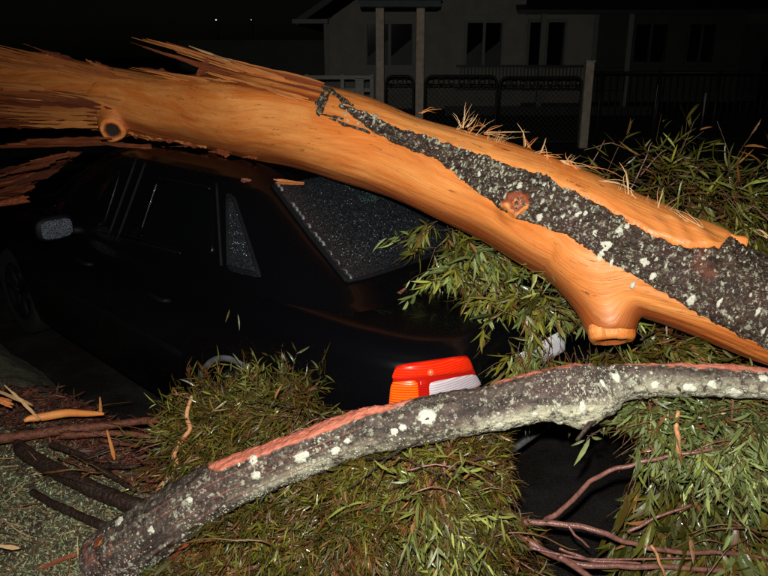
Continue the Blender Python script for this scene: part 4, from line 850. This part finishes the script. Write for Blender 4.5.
# ------------------------------------------------------------------ loose branches and bark on the ground
def stick(name, label, cat, pts, r0, r1, m, seed, group=None, n=10, amp=.008, side=()):
    P = wob([at(*p) if len(p) == 3 else Vector(p) for p in pts], 8 * (len(pts) - 1), amp, seed); R = [lerp(r0, r1, i / (len(P) - 1)) * (1 + .18 * noise.noise(Vector((i * .8, seed, 0)))) for i in range(len(P))]
    root = empty(name, P[0], label, cat, group); MB().tube(P, R, n).build('stem', m, root)
    for (sp, a0, a1) in side:
        Q = wob([at(*p) for p in sp], 6 * (len(sp) - 1), amp, seed + 3); MB().tube(Q, [lerp(a0, a1, i / (len(Q) - 1)) for i in range(len(Q))], 8).build('side_twig', m, root)
    return root
def gd(px, py, z): p = ground_at(px, py, z); return (px, py, p.y)
grp = 'bare branches lying on the ground'
stick('bare_branch', 'forked purple brown branch rising from the bottom right tangle', 'branch', [(515, 520, 2.0), (560, 524, 1.98), (600, 532, 1.95), (625, 541, 1.94), (660, 550, 1.93), (720, 553, 1.93), (790, 560, 1.92)], .010, .007, 'purple_twig', 31, grp, side=(([(545, 521, 1.98), (565, 507, 1.97), (590, 482, 1.95), (612, 470, 1.93), (640, 462, 1.92), (675, 455, 1.91), (712, 450, 1.9)], .009, .005), ([(568, 524, 1.97), (575, 535, 1.95), (590, 548, 1.94)], .005, .003), ([(628, 533, 1.95), (655, 518, 1.96), (692, 505, 1.97)], .006, .004)))
stick('bare_branch', 'thick purple brown branch along the bottom edge at right', 'branch', [(510, 528, 2.03), (535, 545, 2.0), (565, 560, 1.97), (600, 566, 1.95), (650, 566, 1.94), (740, 572, 1.92)], .013, .008, 'purple_twig', 32, grp, side=(([(560, 548, 1.97), (600, 562, 1.94), (640, 563, 1.93)], .006, .004), ([(560, 556, 1.95), (585, 574, 1.93), (600, 590, 1.92)], .011, .008), ([(520, 545, 1.98), (600, 560, 1.94), (700, 558, 1.92)], .005, .003)))
stick('bare_branch', 'thin pale twig crossing the purple branches at bottom right', 'branch', [(652, 546, 1.9), (660, 562, 1.88), (668, 580, 1.88)], .005, .004, 'orange_bark', 33, grp)
stick('bare_branch', 'thick dark wet branch on the mossy verge at left', 'branch', [gd(20, 449, .09), gd(45, 465, .08), gd(75, 480, .08), gd(105, 494, .07), gd(140, 507, .07)], .030, .032, 'dark_twig', 34, grp, 14, .006, side=(([gd(20, 449, .09), gd(18, 438, .1), gd(28, 430, .1)], .024, .018),))
stick('bare_branch', 'short dark branch pointing at the lower end of the limb', 'branch', [gd(33, 492, .05), gd(55, 505, .05), gd(80, 516, .05), gd(104, 526, .06)], .014, .017, 'dark_twig', 35, grp, 12, .004)
stick('bare_branch', 'thin dark branch between the thick wet branch and red litter', 'branch', [gd(52, 444, .1), gd(80, 455, .1), gd(105, 472, .09), gd(135, 490, .08)], .014, .010, 'dark_twig', 36, grp, 10, .006, side=(([gd(95, 464, .1), gd(125, 468, .12), gd(150, 462, .12)], .010, .007),))
stick('bare_branch', 'long grey brown branch lying across the left under orange wood', 'branch', [gd(-20, 442, .12), gd(30, 434, .12), gd(90, 427, .12), gd(140, 422, .12), (192, 422, ground_at(192, 424, .15).y)], .024, .014, 'torn_bark', 37, grp, 12, .006, side=(([gd(60, 436, .12), gd(120, 434, .12), gd(180, 440, .1)], .016, .010), ([gd(100, 440, .1), gd(140, 448, .1), gd(165, 462, .1)], .010, .006)))
random.seed(9)
def strip(label, x0, y0, x1, y1, w, Y0, Y1, m, cat='bark strip', grp='torn bark and wood strips', wend=.4, name='bark_strip', bend=0.0, th=.012):
    p0, p1 = at(x0, y0, Y0), at(x1, y1, Y1); w_ = w * proj(p0)[2] / F; mb = MB(); n = max(1, int(w / 1.6)); st = []
    for q in range(n):
        o = Vector((0, -.3, 1)) * w_ * ((q + .5) / n - .5); a, b = p0 + o, p1 + o * wend; t0, t1 = random.uniform(0, .2) if n > 1 else 0, random.uniform(.6, 1) if n > 1 else 1
        mb.sliver(a.lerp(b, t0), a.lerp(b, t1), w_ / n * 1.5, min(th, w_ / n * 1.2), Vector((0, -.8, random.uniform(.2, .9))), 12, .25 if n > 1 else .1, bend + random.uniform(-.01, .02) * (n > 1), wend); st += [random.choice((0, .2, .5))] * (len(mb.V) - len(st))
    return tag(raw(name, mb.V, mb.F, m, None, False, [(i // 4 * .06, (i % 4) * .012 + i // 52 * .17) for i in range(len(mb.V))], {'stain_shade': st}), label, cat, grp)
gy = lambda x, y, z: ground_at(x, y, z).y
P = wob([at(104, 414, gy(104, 414, .17)), at(70, 413, gy(70, 413, .17)), at(40, 417, gy(40, 417, .17)), at(24, 421, gy(24, 421, .17))], 18, .006, 3); mb = MB().tube(P, [.002 + .017 * math.sin(math.pi * (i + .3) / 18.8) ** .6 for i in range(19)], 12)
tag(raw('wood_strip', mb.V, mb.F, 'sapwood', None, True, [(i // 12 * .03, i % 12 * .01) for i in range(len(mb.V))], {'stain_shade': [0.0] * len(mb.V)}), 'bright orange strip of wood on the long branch at left', 'wood strip', 'torn bark and wood strips')
strip('pale straw like splinter slanting at the left edge above orange wood', 45, 424, -8, 372, 4, 2.75, 2.9, 'straw_wood', 'splinter', name='wood_splinter')
strip('thin pale splinter beside the slanting straw at the left edge', 32, 405, -10, 388, 3, 2.8, 2.9, 'straw_wood', 'splinter', name='wood_splinter')
strip('small upright splinter behind the orange wood strip', 101, 415, 100, 397, 2, 3.0, 3.0, 'torn_wood', 'splinter', name='wood_splinter')
strip('thin leaning splinter standing in the red litter', 115, 459, 107, 430, 2.5, 2.6, 2.6, 'torn_wood', 'splinter', name='wood_splinter')
strip('orange chunk of wood at the far left edge of the verge', 14, 405, -12, 396, 12, 2.9, 2.9, 'sapwood', 'wood chunk', name='wood_chunk', th=.04)
strip('long horizontal bark strip across the bonnet below the broken trunk end', 122, 141, -20, 145, 8, 3.85, 4.35, 'red_wood', wend=.9)
strip('thin bark strip lying along the front edge of the car roof', 165, 148, 96, 144, 4, 3.75, 3.9, 'red_wood')
strip('upper bark strip fallen over the windscreen', 78, 153, 22, 164, 5, 4.0, 4.1, 'red_wood')
strip('middle bark strip fallen over the windscreen', 62, 160, -6, 177, 6, 4.0, 4.1, 'red_wood')
strip('lower bark strip fallen over the windscreen beside the mirror', 30, 198, -10, 206, 8, 3.7, 3.75, 'red_wood')
random.seed(77); hp = empty('torn_bark_heap', at(40, 200, 4.7), 'heap of dark red torn bark strands hanging onto the bonnet at far left', 'bark heap'); mb = MB(); st = []
for q in range(70):
    x0 = random.uniform(20, 82); y0 = 152 + (82 - x0) * .33 + random.uniform(0, 30) * (82 - x0) / 62; L = random.uniform(25, 80); Yq = random.uniform(4.25, 4.75); x1 = x0 - L; y1 = y0 + L * random.uniform(.12, .42)
    mb.sliver(at(x0, y0, Yq), at(x1, y1, Yq + .1), random.uniform(.012, .045), .008, Vector((random.uniform(-.4, .4), -.8, .5)), 10, .35, random.uniform(-.05, .08), .3); st += [random.choice((.3, .6, .8, .9))] * (len(mb.V) - len(st))
tag(raw('strands', mb.V, mb.F, 'red_wood', hp, False, [(i // 4 * .05, i % 4 * .012 + i // 44 * .17) for i in range(len(mb.V))], {'stain_shade': st}), kind='stuff')
strip('small red wood chip on the rear of the car roof', 240, 180, 255, 181, 4, 3.22, 3.2, 'torn_bark', 'wood chip', name='wood_chip')
strip('pale chip of wood at the top of the rear window', 272, 181, 308, 184, 5, 3.2, 3.18, 'torn_wood', 'wood chip', name='wood_chip')
strip('red splinter lying on the car boot below the rear window', 395, 297, 406, 288, 3, 2.78, 2.8, 'torn_bark', 'wood chip', name='wood_chip')
strip('straw coloured dry blade at the bottom left edge', 20, 548, -10, 545, 3, 2.05, 2.05, 'straw_wood', 'dry blade', name='dry_blade')
strip('long reddish strip of bark on the verge at bottom left', 80, 552, 18, 578, 6, 2.1, 2.02, 'red_wood', wend=.6)

tg = empty('twig_tangle', ground_at(90, 455), 'tangle of thin brown twigs over the red litter left of the leaf heap', 'twigs'); random.seed(64)
for q in range(34):
    x, y = random.uniform(10, 175), random.uniform(412, 482); z = random.uniform(.03, .14); L = random.uniform(25, 85); a = random.uniform(-.5, .7); x2, y2 = x + L * math.cos(a), min(505, y + L * math.sin(a) * .6)
    if x2 > 195: x2 = 195
    P = wob([ground_at(x, y, z), ground_at((x + x2) / 2, (y + y2) / 2 - 3, z + .03), ground_at(x2, y2, max(.02, z - .03))], 8, .012, q); r = random.uniform(.0018, .006)
    MB().tube(P, [r * (1 - .06 * i) for i in range(9)], 6).build('twig', random.choice(('torn_bark', 'dark_twig', 'red_twig', 'purple_twig', 'torn_bark')), tg)
# leaf litter, moss and grass of the verge (nobody could count them)
def carpet(name, label, cat, n, region, size, pal, m, seed, upright, hmax=.03, wd=.15):
    rng = np.random.default_rng(seed); V = []; Fc = []; T = []; nv = 0
    for q in range(n):
        x, y = rng.uniform(region[0], region[2]), rng.uniform(region[1], region[3])
        if len(region) > 4 and not region[4](x, y): continue
        p = ground_at(x, y); z = gz(p.x, p.y) + rng.uniform(0, hmax)
        if side_dist(p.x, p.y) < -.1: continue
        d = rng.normal(size=3) * np.array([1, 1, .25]) + np.array([0, 0, upright]); L = rng.uniform(*size); R = basis(d, rng.normal(size=3) * .6 + np.array([0, -.4, 1]))
        V.append(leaf_verts(L, L * wd * rng.uniform(.6, 1.4), rng.uniform(-.3, .3), rng.uniform(-.3, .3)) @ R.T + np.array([p.x, p.y, z])); Fc += [[i + nv for i in f] for f in LF]; nv += len(LV); T += [pal[rng.integers(len(pal))] * rng.uniform(.6, 1.3)] * len(LV)
    o = raw(name, np.concatenate(V), Fc, m, None, True, None, {'tint': np.array(T)}); return tag(o, label, cat, kind='stuff')
MOSS = np.array([(.36, .42, .20), (.46, .50, .28), (.26, .16, .08), (.20, .25, .09), (.40, .42, .27), (.24, .17, .09), (.20, .25, .11)])
left_of_limb = lambda x, y: y < limbC(max(x, 60)) + 20 or x < 100
carpet('grass', 'grey green mossy grass on the verge at bottom left', 'grass', 26000, (-30, 425, 260, 640, left_of_limb), (.006, .018), MOSS, 'litter', 41, .45, .025, .28)
carpet('leaf_litter', 'dark red brown leaf litter between the verge branches and leaf heap', 'leaf litter', 8000, (-20, 395, 200, 505, lambda x, y: y < 430 + x * .45), (.02, .07), np.array([(.13, .028, .018), (.085, .025, .016), (.19, .05, .024), (.06, .028, .018), (.10, .05, .025)]), 'litter', 42, .1, .06, .14)
carpet('dry_grass', 'dry straw and fallen leaf bits scattered over the verge', 'dry grass', 650, (-20, 440, 240, 620, left_of_limb), (.04, .14), np.array([(.30, .16, .06), (.22, .10, .04), (.36, .25, .11), (.12, .06, .03)]), 'litter', 43, .15, .05, .035)
carpet('ground_leaves', 'olive leaves covering the ground under the limb, coloured dark as if shaded', 'leaf litter', 9000, (150, 440, 560, 640, lambda x, y: y > limbC(x) - 30), (.03, .08), np.concatenate([GREENS, DRY]) * .45, 'litter', 44, .2, .08, .14)  # palette darkened, so shade beneath the heap is put into the colour

# ------------------------------------------------------------------ background: fence, gates, arbor, house
GY = 13.5
def gx(px, y=GY): return (px - 384) / F * (y * CP + 1.2 * SP * 1.0)
def post(name, label, px, z1, wd, m, cat='post', Y=GY, cap=True, z0=-.05, group=None):
    root = empty(name, (gx(px, Y), Y, 0), label, cat, group); MB().box((gx(px, Y), Y, (z0 + z1) / 2), (wd, wd, z1 - z0), None, .008).build('shaft', m, root, False)
    if cap: MB().box((gx(px, Y), Y, z1 + .013), (wd + .03, wd + .03, .03), None, .006).build('cap', m, root, False)
    return root
post('gate_post', 'stout pale timber gate post at the right end of the driveway gates', 585, 1.46, .15, 'post_timber')
ar = empty('entry_arbor', (gx(399), GY, 0), 'entry arbor with two tall pale posts and a small dark green roof', 'arbor')
for px in (380, 419): MB().box((gx(px), GY, 1.15), (.145, .145, 2.4), None, .008).build('post', 'post_timber', ar, False)
MB().box((gx(399), GY, 2.40), (1.35, 1.0, .10)).build('beam', 'arbor_roof', ar, False)
x0, x1 = gx(361), gx(438); xm = (x0 + x1) / 2
MB().add([(x0, GY - .6, 2.46), (x1, GY - .6, 2.46), (x1, GY + .6, 2.46), (x0, GY + .6, 2.46), (xm - .2, GY, 2.9), (xm + .2, GY, 2.9)], [[0, 1, 5, 4], [2, 3, 4, 5], [1, 2, 5], [3, 0, 4], [3, 2, 1, 0]]).build('roof', 'arbor_roof', ar, False)
def gate(name, label, cat, xa, xb, zt, mesh_step=.09, group='wire mesh gates', bars=False):
    root = empty(name, ((xa + xb) / 2, GY, 0), label, cat, group); r = .022; c = .12; z0 = .06
    P = [(xa, GY, z0), (xa, GY, zt - c)] + [(xa + c - c * math.cos(a), GY, zt - c + c * math.sin(a)) for a in (.4, .8, 1.2, 1.57)] + [(xb - c + c * math.sin(a), GY, zt - c + c * math.cos(a)) for a in (0, .4, .8, 1.2)] + [(xb, GY, zt - c), (xb, GY, z0), (xa, GY, z0)]
    MB().tube(P, r, 8).build('frame', 'gate_iron', root)
    MB().tube([(xa, GY, zt - .15), (xb, GY, zt - .15)], .014, 6).build('rail', 'gate_iron', root)
    n = max(2, int((xb - xa) / .16))
    for k in range(n):                                        # scroll rings between the two top rails
        cx = xa + (k + .5) * (xb - xa) / n; MB().tube([(cx + .055 * math.cos(a), GY, zt - .075 + .055 * math.sin(a)) for a in [6.283 * q / 12 for q in range(13)]], .008, 5, False).build('scroll', 'gate_iron', root)
    mb = MB(); zz = zt - .15; hh = zz - z0; u = -hh
    while u < xb - xa:
        for sgn in (1, -1):
            a0, b0 = (u, z0), (u + hh, zz)
            lo = max(0, -u); hi = min(hh, xb - xa - u)
            if hi > lo:
                A = (xa + u + lo, GY + .004 * sgn, z0 + lo) if sgn > 0 else (xb - u - lo, GY - .004, z0 + lo); B = (xa + u + hi, GY + .004 * sgn, z0 + hi) if sgn > 0 else (xb - u - hi, GY - .004, z0 + hi); mb.tube([A, B], .0045, 3, False)
        u += mesh_step
    tag(mb.build('wire_mesh', 'galv_wire', root), kind='stuff'); return root
gate('driveway_gate', 'left driveway gate of dark pipe and wire mesh beside the arbor post', 'gate', gx(425), gx(495.5), 1.22)
gate('driveway_gate', 'right driveway gate of dark pipe and wire mesh beside the stout post', 'gate', gx(498.5), gx(579), 1.20)
gate('garden_gate', 'narrow dark scroll topped gate between the two arbor posts', 'gate', gx(386), gx(413), 1.22)
def rail_fence(name, label, pxs, zs, m, pr, rr, zt, Y=GY):
    root = empty(name, (gx(pxs[0], Y), Y, 0), label, 'fence')
    for p in pxs: MB().box((gx(p, Y), Y, zt / 2 - .03), (pr, pr, zt + .06), None, .005).build('post', m, root, False)
    for z in zs: MB().box(((gx(pxs[0], Y) + gx(pxs[-1], Y)) / 2, Y - pr * .5 - .02, z), (gx(pxs[-1], Y) - gx(pxs[0], Y), .035, rr), None, .004).build('rail', m, root, False)
    return root
rail_fence('rail_fence', 'low white post and rail fence left of the arbor', (180, 250, 308, 343, 372), (1.20, .98), 'white_rail', .07, .07, 1.25)
post('fence_post', 'short thick white post standing in front of the rail fence', 360, 1.17, .15, 'white_rail', 'post', GY - .5)
fr = empty('mesh_fence', (gx(600), GY, 0), 'dark picket and wire fence running right from the stout gate post', 'fence')
for k in range(7): MB().tube([(gx(598) + k * 1.05, GY, -.05), (gx(598) + k * 1.05, GY, 1.32)], .028, 8).build('post', 'gate_iron', fr)
for z in (1.28, .12): MB().tube([(gx(590), GY + .03, z), (gx(598) + 6.3, GY + .03, z)], .018, 6).build('rail', 'gate_iron', fr)
for k in range(52): MB().tube([(gx(592) + .05 + k * .12, GY + .05, .1), (gx(592) + .05 + k * .12, GY + .05, 1.27)], .010, 5).build('picket', 'gate_iron', fr)
for px, z0, z1, lab in ((654, .62, 1.05, 'thin pale upright stake left of another behind the dark fence'), (703, .5, .9, 'thin pale upright stake farthest right behind the dark fence')):
    r_ = empty('garden_stake', (gx(px), GY + .3, 0), lab, 'stake'); MB().tube([(gx(px, GY + .3), GY + .3, 0), (gx(px, GY + .3), GY + .3, z1)], .014, 6).build('shaft', 'galv_wire', r_); MB().tube([(gx(px, GY + .3), GY + .3, z0), (gx(px, GY + .3), GY + .3, z1 + .01)], .019, 6).build('sleeve', 'white_rail', r_)
# house
HY = 19.0
hx = lambda px, y=HY: (px - 384) / F * (y * CP + 0.1)
def hz(py, y=HY): return at(384, py, y).z
house = empty('weatherboard_house', (hx(440), HY, 0), 'dim weatherboard house with gable and verandah behind the fence', 'house')
def boards(x0, x1, z0, z1, y, m, holes, step=.17, slope=None):
    # overlapping boards, cut round the openings
    z = z0; 
    while z < z1 - .02:
        zt = min(z + step, z1); segs = [(x0, x1)]
        for (a, b, c, d) in holes:
            if d > z + .02 and c < zt - .02:
                segs = [s for (p, q) in segs for s in ((p, min(q, a)), (max(p, b), q)) if s[1] - s[0] > .02]
        for (p, q) in segs:
            pt, qt = p, q
            if slope:
                lim = slope(z); l2 = slope(zt); p, q, pt, qt = max(p, lim[0]), min(q, lim[1]), max(p, l2[0]), min(q, l2[1])
                if q - p < .05 or qt - pt < .05: continue
            MB().add([(p, y - .028, z - .012), (q, y - .028, z - .012), (qt, y - .006, zt), (pt, y - .006, zt), (p, y + .02, z - .012), (q, y + .02, z - .012), (qt, y + .02, zt), (pt, y + .02, zt)], [[0, 1, 2, 3], [5, 4, 7, 6], [0, 3, 7, 4], [1, 5, 6, 2], [0, 4, 5, 1], [3, 2, 6, 7]]).build('board', m, house, False)
        z += step
def window(x0, x1, z0, z1, y, mull=1, m='trim_paint'):
    w = MB(); t = .06
    for (a, b, c, d) in ((x0 - t, x1 + t, z1, z1 + t), (x0 - t, x1 + t, z0 - t, z0), (x0 - t, x0, z0, z1), (x1, x1 + t, z0, z1)): w.box(((a + b) / 2, y - .02, (c + d) / 2), (b - a, .10, d - c))
    wd = w.build('window', m, house, False)
    for k in range(mull + 1):
        a, b = lerp(x0, x1, k / (mull + 1)) + .02, lerp(x0, x1, (k + 1) / (mull + 1)) - .02
        MB().box(((a + b) / 2, y + .03, (z0 + z1) / 2), (b - a, .01, z1 - z0 + .02), Matrix.Rotation(.06, 3, 'X') @ Matrix.Rotation(.05, 3, 'Z')).build('pane', 'window_dark', wd, False)
    for k in range(mull): MB().box((lerp(x0, x1, (k + 1) / (mull + 1)), y - .01, (z0 + z1) / 2), (.07, .06, z1 - z0)).build('mullion', m, wd, False)
    MB().box(((x0 + x1) / 2, y - .07, z0 - t - .02), (x1 - x0 + .2, .16, .04)).build('sill', m, wd, False)
    return (x0 - .01, x1 + .01, z0 - .01, z1 + .01)
w1 = (hx(367), hx(412), hz(65), hz(24)); w2 = (hx(466), hx(500), hz(65), hz(23))
XL, XR = hx(328), hx(523); XA = (XL + hx(560)) / 2 + .3; ZE = hz(21)
gab = lambda z: (XL - .05 + max(0, z - ZE) * 1.55, XR)
boards(XL, XR, 0.25, ZE + 1.3, HY, 'gable_paint', [w1, w2], .17, gab)
for w_ in (w1, w2): window(*w_, HY, 1)
MB().box(((XL + XR) / 2, HY + .12, 1.3), (XR - XL - .05, .18, 2.2)).build('inner_wall', 'roof_iron', house, False)
MB().box((XL - .03, HY - .02, ZE / 2 + .1), (.10, .12, ZE - .1)).build('corner_board', 'trim_paint', house, False)
# barge and main roof
mb = MB(); q0 = Vector((hx(300), 0, ZE - .12)); q1 = Vector((hx(300) + 3.2, 0, ZE - .12 + 3.2 / 1.55)); q2 = Vector((XR + 1.2, 0, ZE + 2.0))
mb.add([(q0.x, HY - .5, q0.z), (q1.x, HY - .5, q1.z), (q1.x, HY + 9, q1.z), (q0.x, HY + 9, q0.z), (q0.x, HY - .5, q0.z + .16), (q1.x, HY - .5, q1.z + .16), (q1.x, HY + 9, q1.z + .16), (q0.x, HY + 9, q0.z + .16)], [[0, 1, 5, 4], [4, 5, 6, 7], [3, 2, 1, 0], [0, 4, 7, 3], [1, 2, 6, 5], [2, 3, 7, 6]])
rf = mb.build('roof', 'roof_iron', house, False)
MB().box(((hx(298) + XL) / 2, HY - .3, hz(22)), (XL - hx(298) + .1, .5, .10)).build('eave', 'trim_paint', house, False)
# left set-back wall and its eave
boards(hx(180, HY + 2.5), hx(329, HY + 2.5), 0.2, hz(40, HY + 2.5), HY + 2.5, 'wing_dim_paint', [], .17)
# right wing with verandah
HV = HY + 1.2; v1 = (hx(528, HV), hx(562, HV), hz(65, HV), hz(21, HV)); dr = (hx(504, HV), hx(520, HV), .3, hz(20, HV)); v2 = (hx(636, HV), hx(668, HV), hz(62, HV), hz(24, HV)); v3 = (hx(690, HV), hx(716, HV), hz(62, HV), hz(24, HV))
boards(XR - .3, hx(592, HV), .3, hz(8, HV), HV, 'board_paint', [v1], .17); boards(hx(594, HV), hx(745, HV), .3, hz(8, HV), HV + .3, 'wing_dim_paint', [v2, v3], .17)
window(*v1, HV, 1); window(*v2, HV + .3, 1, 'wing_dim_paint'); window(*v3, HV + .3, 1, 'wing_dim_paint')
MB().box((hx(620, HV), HV + .5, 1.3), (8.0, .15, 2.0)).build('inner_wall', 'roof_iron', house, False)
MB().box((hx(593, HV), HV + .12, 1.4), (.12, .34, 2.4)).build('corner_board', 'trim_paint', house, False)
mb = MB(); a, b = XR - .25, hx(760, HV); z0, z1 = hz(14, HY - .4), hz(14, HY - .4) + 1.6
mb.add([(a, HY - .4, z0), (b, HY - .4, z0), (b, HV + 3, z1), (a, HV + 3, z1), (a, HY - .4, z0 + .10), (b, HY - .4, z0 + .10), (b, HV + 3, z1 + .1), (a, HV + 3, z1 + .1)], [[0, 1, 5, 4], [4, 5, 6, 7], [3, 2, 1, 0], [0, 4, 7, 3], [1, 2, 6, 5], [2, 3, 7, 6]]); mb.build('verandah_roof', 'roof_iron', house, False)
for px in (541, 627): MB().box((hx(px, HY - .2), HY - .2, (z0 + .3) / 2), (.12, .12, z0 - .28)).build('verandah_post', 'trim_paint', house, False)
zr = hz(66, HY - .2)
for z in (zr, zr - .55): MB().box((hx(540, HY - .2), HY - .25, z), (hx(626) - hx(460), .05, .05)).build('verandah_rail', 'roof_iron', house, False)
for k in range(46): MB().box((lerp(hx(461, HY - .2), hx(620, HY - .2), k / 45), HY - .25, zr - .275), (.022, .022, .50)).build('baluster', 'roof_iron', house, False)
MB().box((hx(550, HY), HY + .5, .18), (5.2, 1.4, .22)).build('verandah_floor', 'roof_iron', house, False)
# pale edging blocks seen low between trunk and bark strip, far street lamps
for k, (a, b) in enumerate(((26, 53), (56, 69))):
    c = ground_at((a + b) / 2, 132, ROAD); wd = (b - a) * proj(c)[2] / F; c = Vector((c.x, min(c.y, 10.4), ROAD + .085))
    MB_ = MB().box(c, (wd, .3, .17), None, .02); tag(MB_.build('edging_block', 'concrete', None, False), ('long', 'short')[k] + ' pale concrete edging block far behind the broken trunk end', 'edging block', 'pale edging blocks')
for k, px in enumerate((217, 252)):
    Y = 60; p = at(px, 20, Y); root = empty('street_lamp', (p.x, Y, 0), ('brighter far street lamp, left of the two, in the black background', 'fainter far street lamp, right of the two, in the black background')[k], 'street lamp', 'far street lamps')
    MB().tube([(p.x, Y, 0), (p.x, Y, p.z + .1)], .05, 6).build('pole', 'gate_iron', root)
    MB().tube([(p.x, Y, p.z + .12), (p.x, Y - .3, p.z + .14)], .05, 6).build('arm', 'gate_iron', root)
    bm = bmesh.new(); bmesh.ops.create_uvsphere(bm, u_segments=10, v_segments=6, radius=.05 - .02 * k, matrix=Matrix.Translation((p.x, Y - .35, p.z))); me = bpy.data.meshes.new('lamp_head'); bm.to_mesh(me); bm.free(); link('lamp_head', me, 'lamp_glow', root)
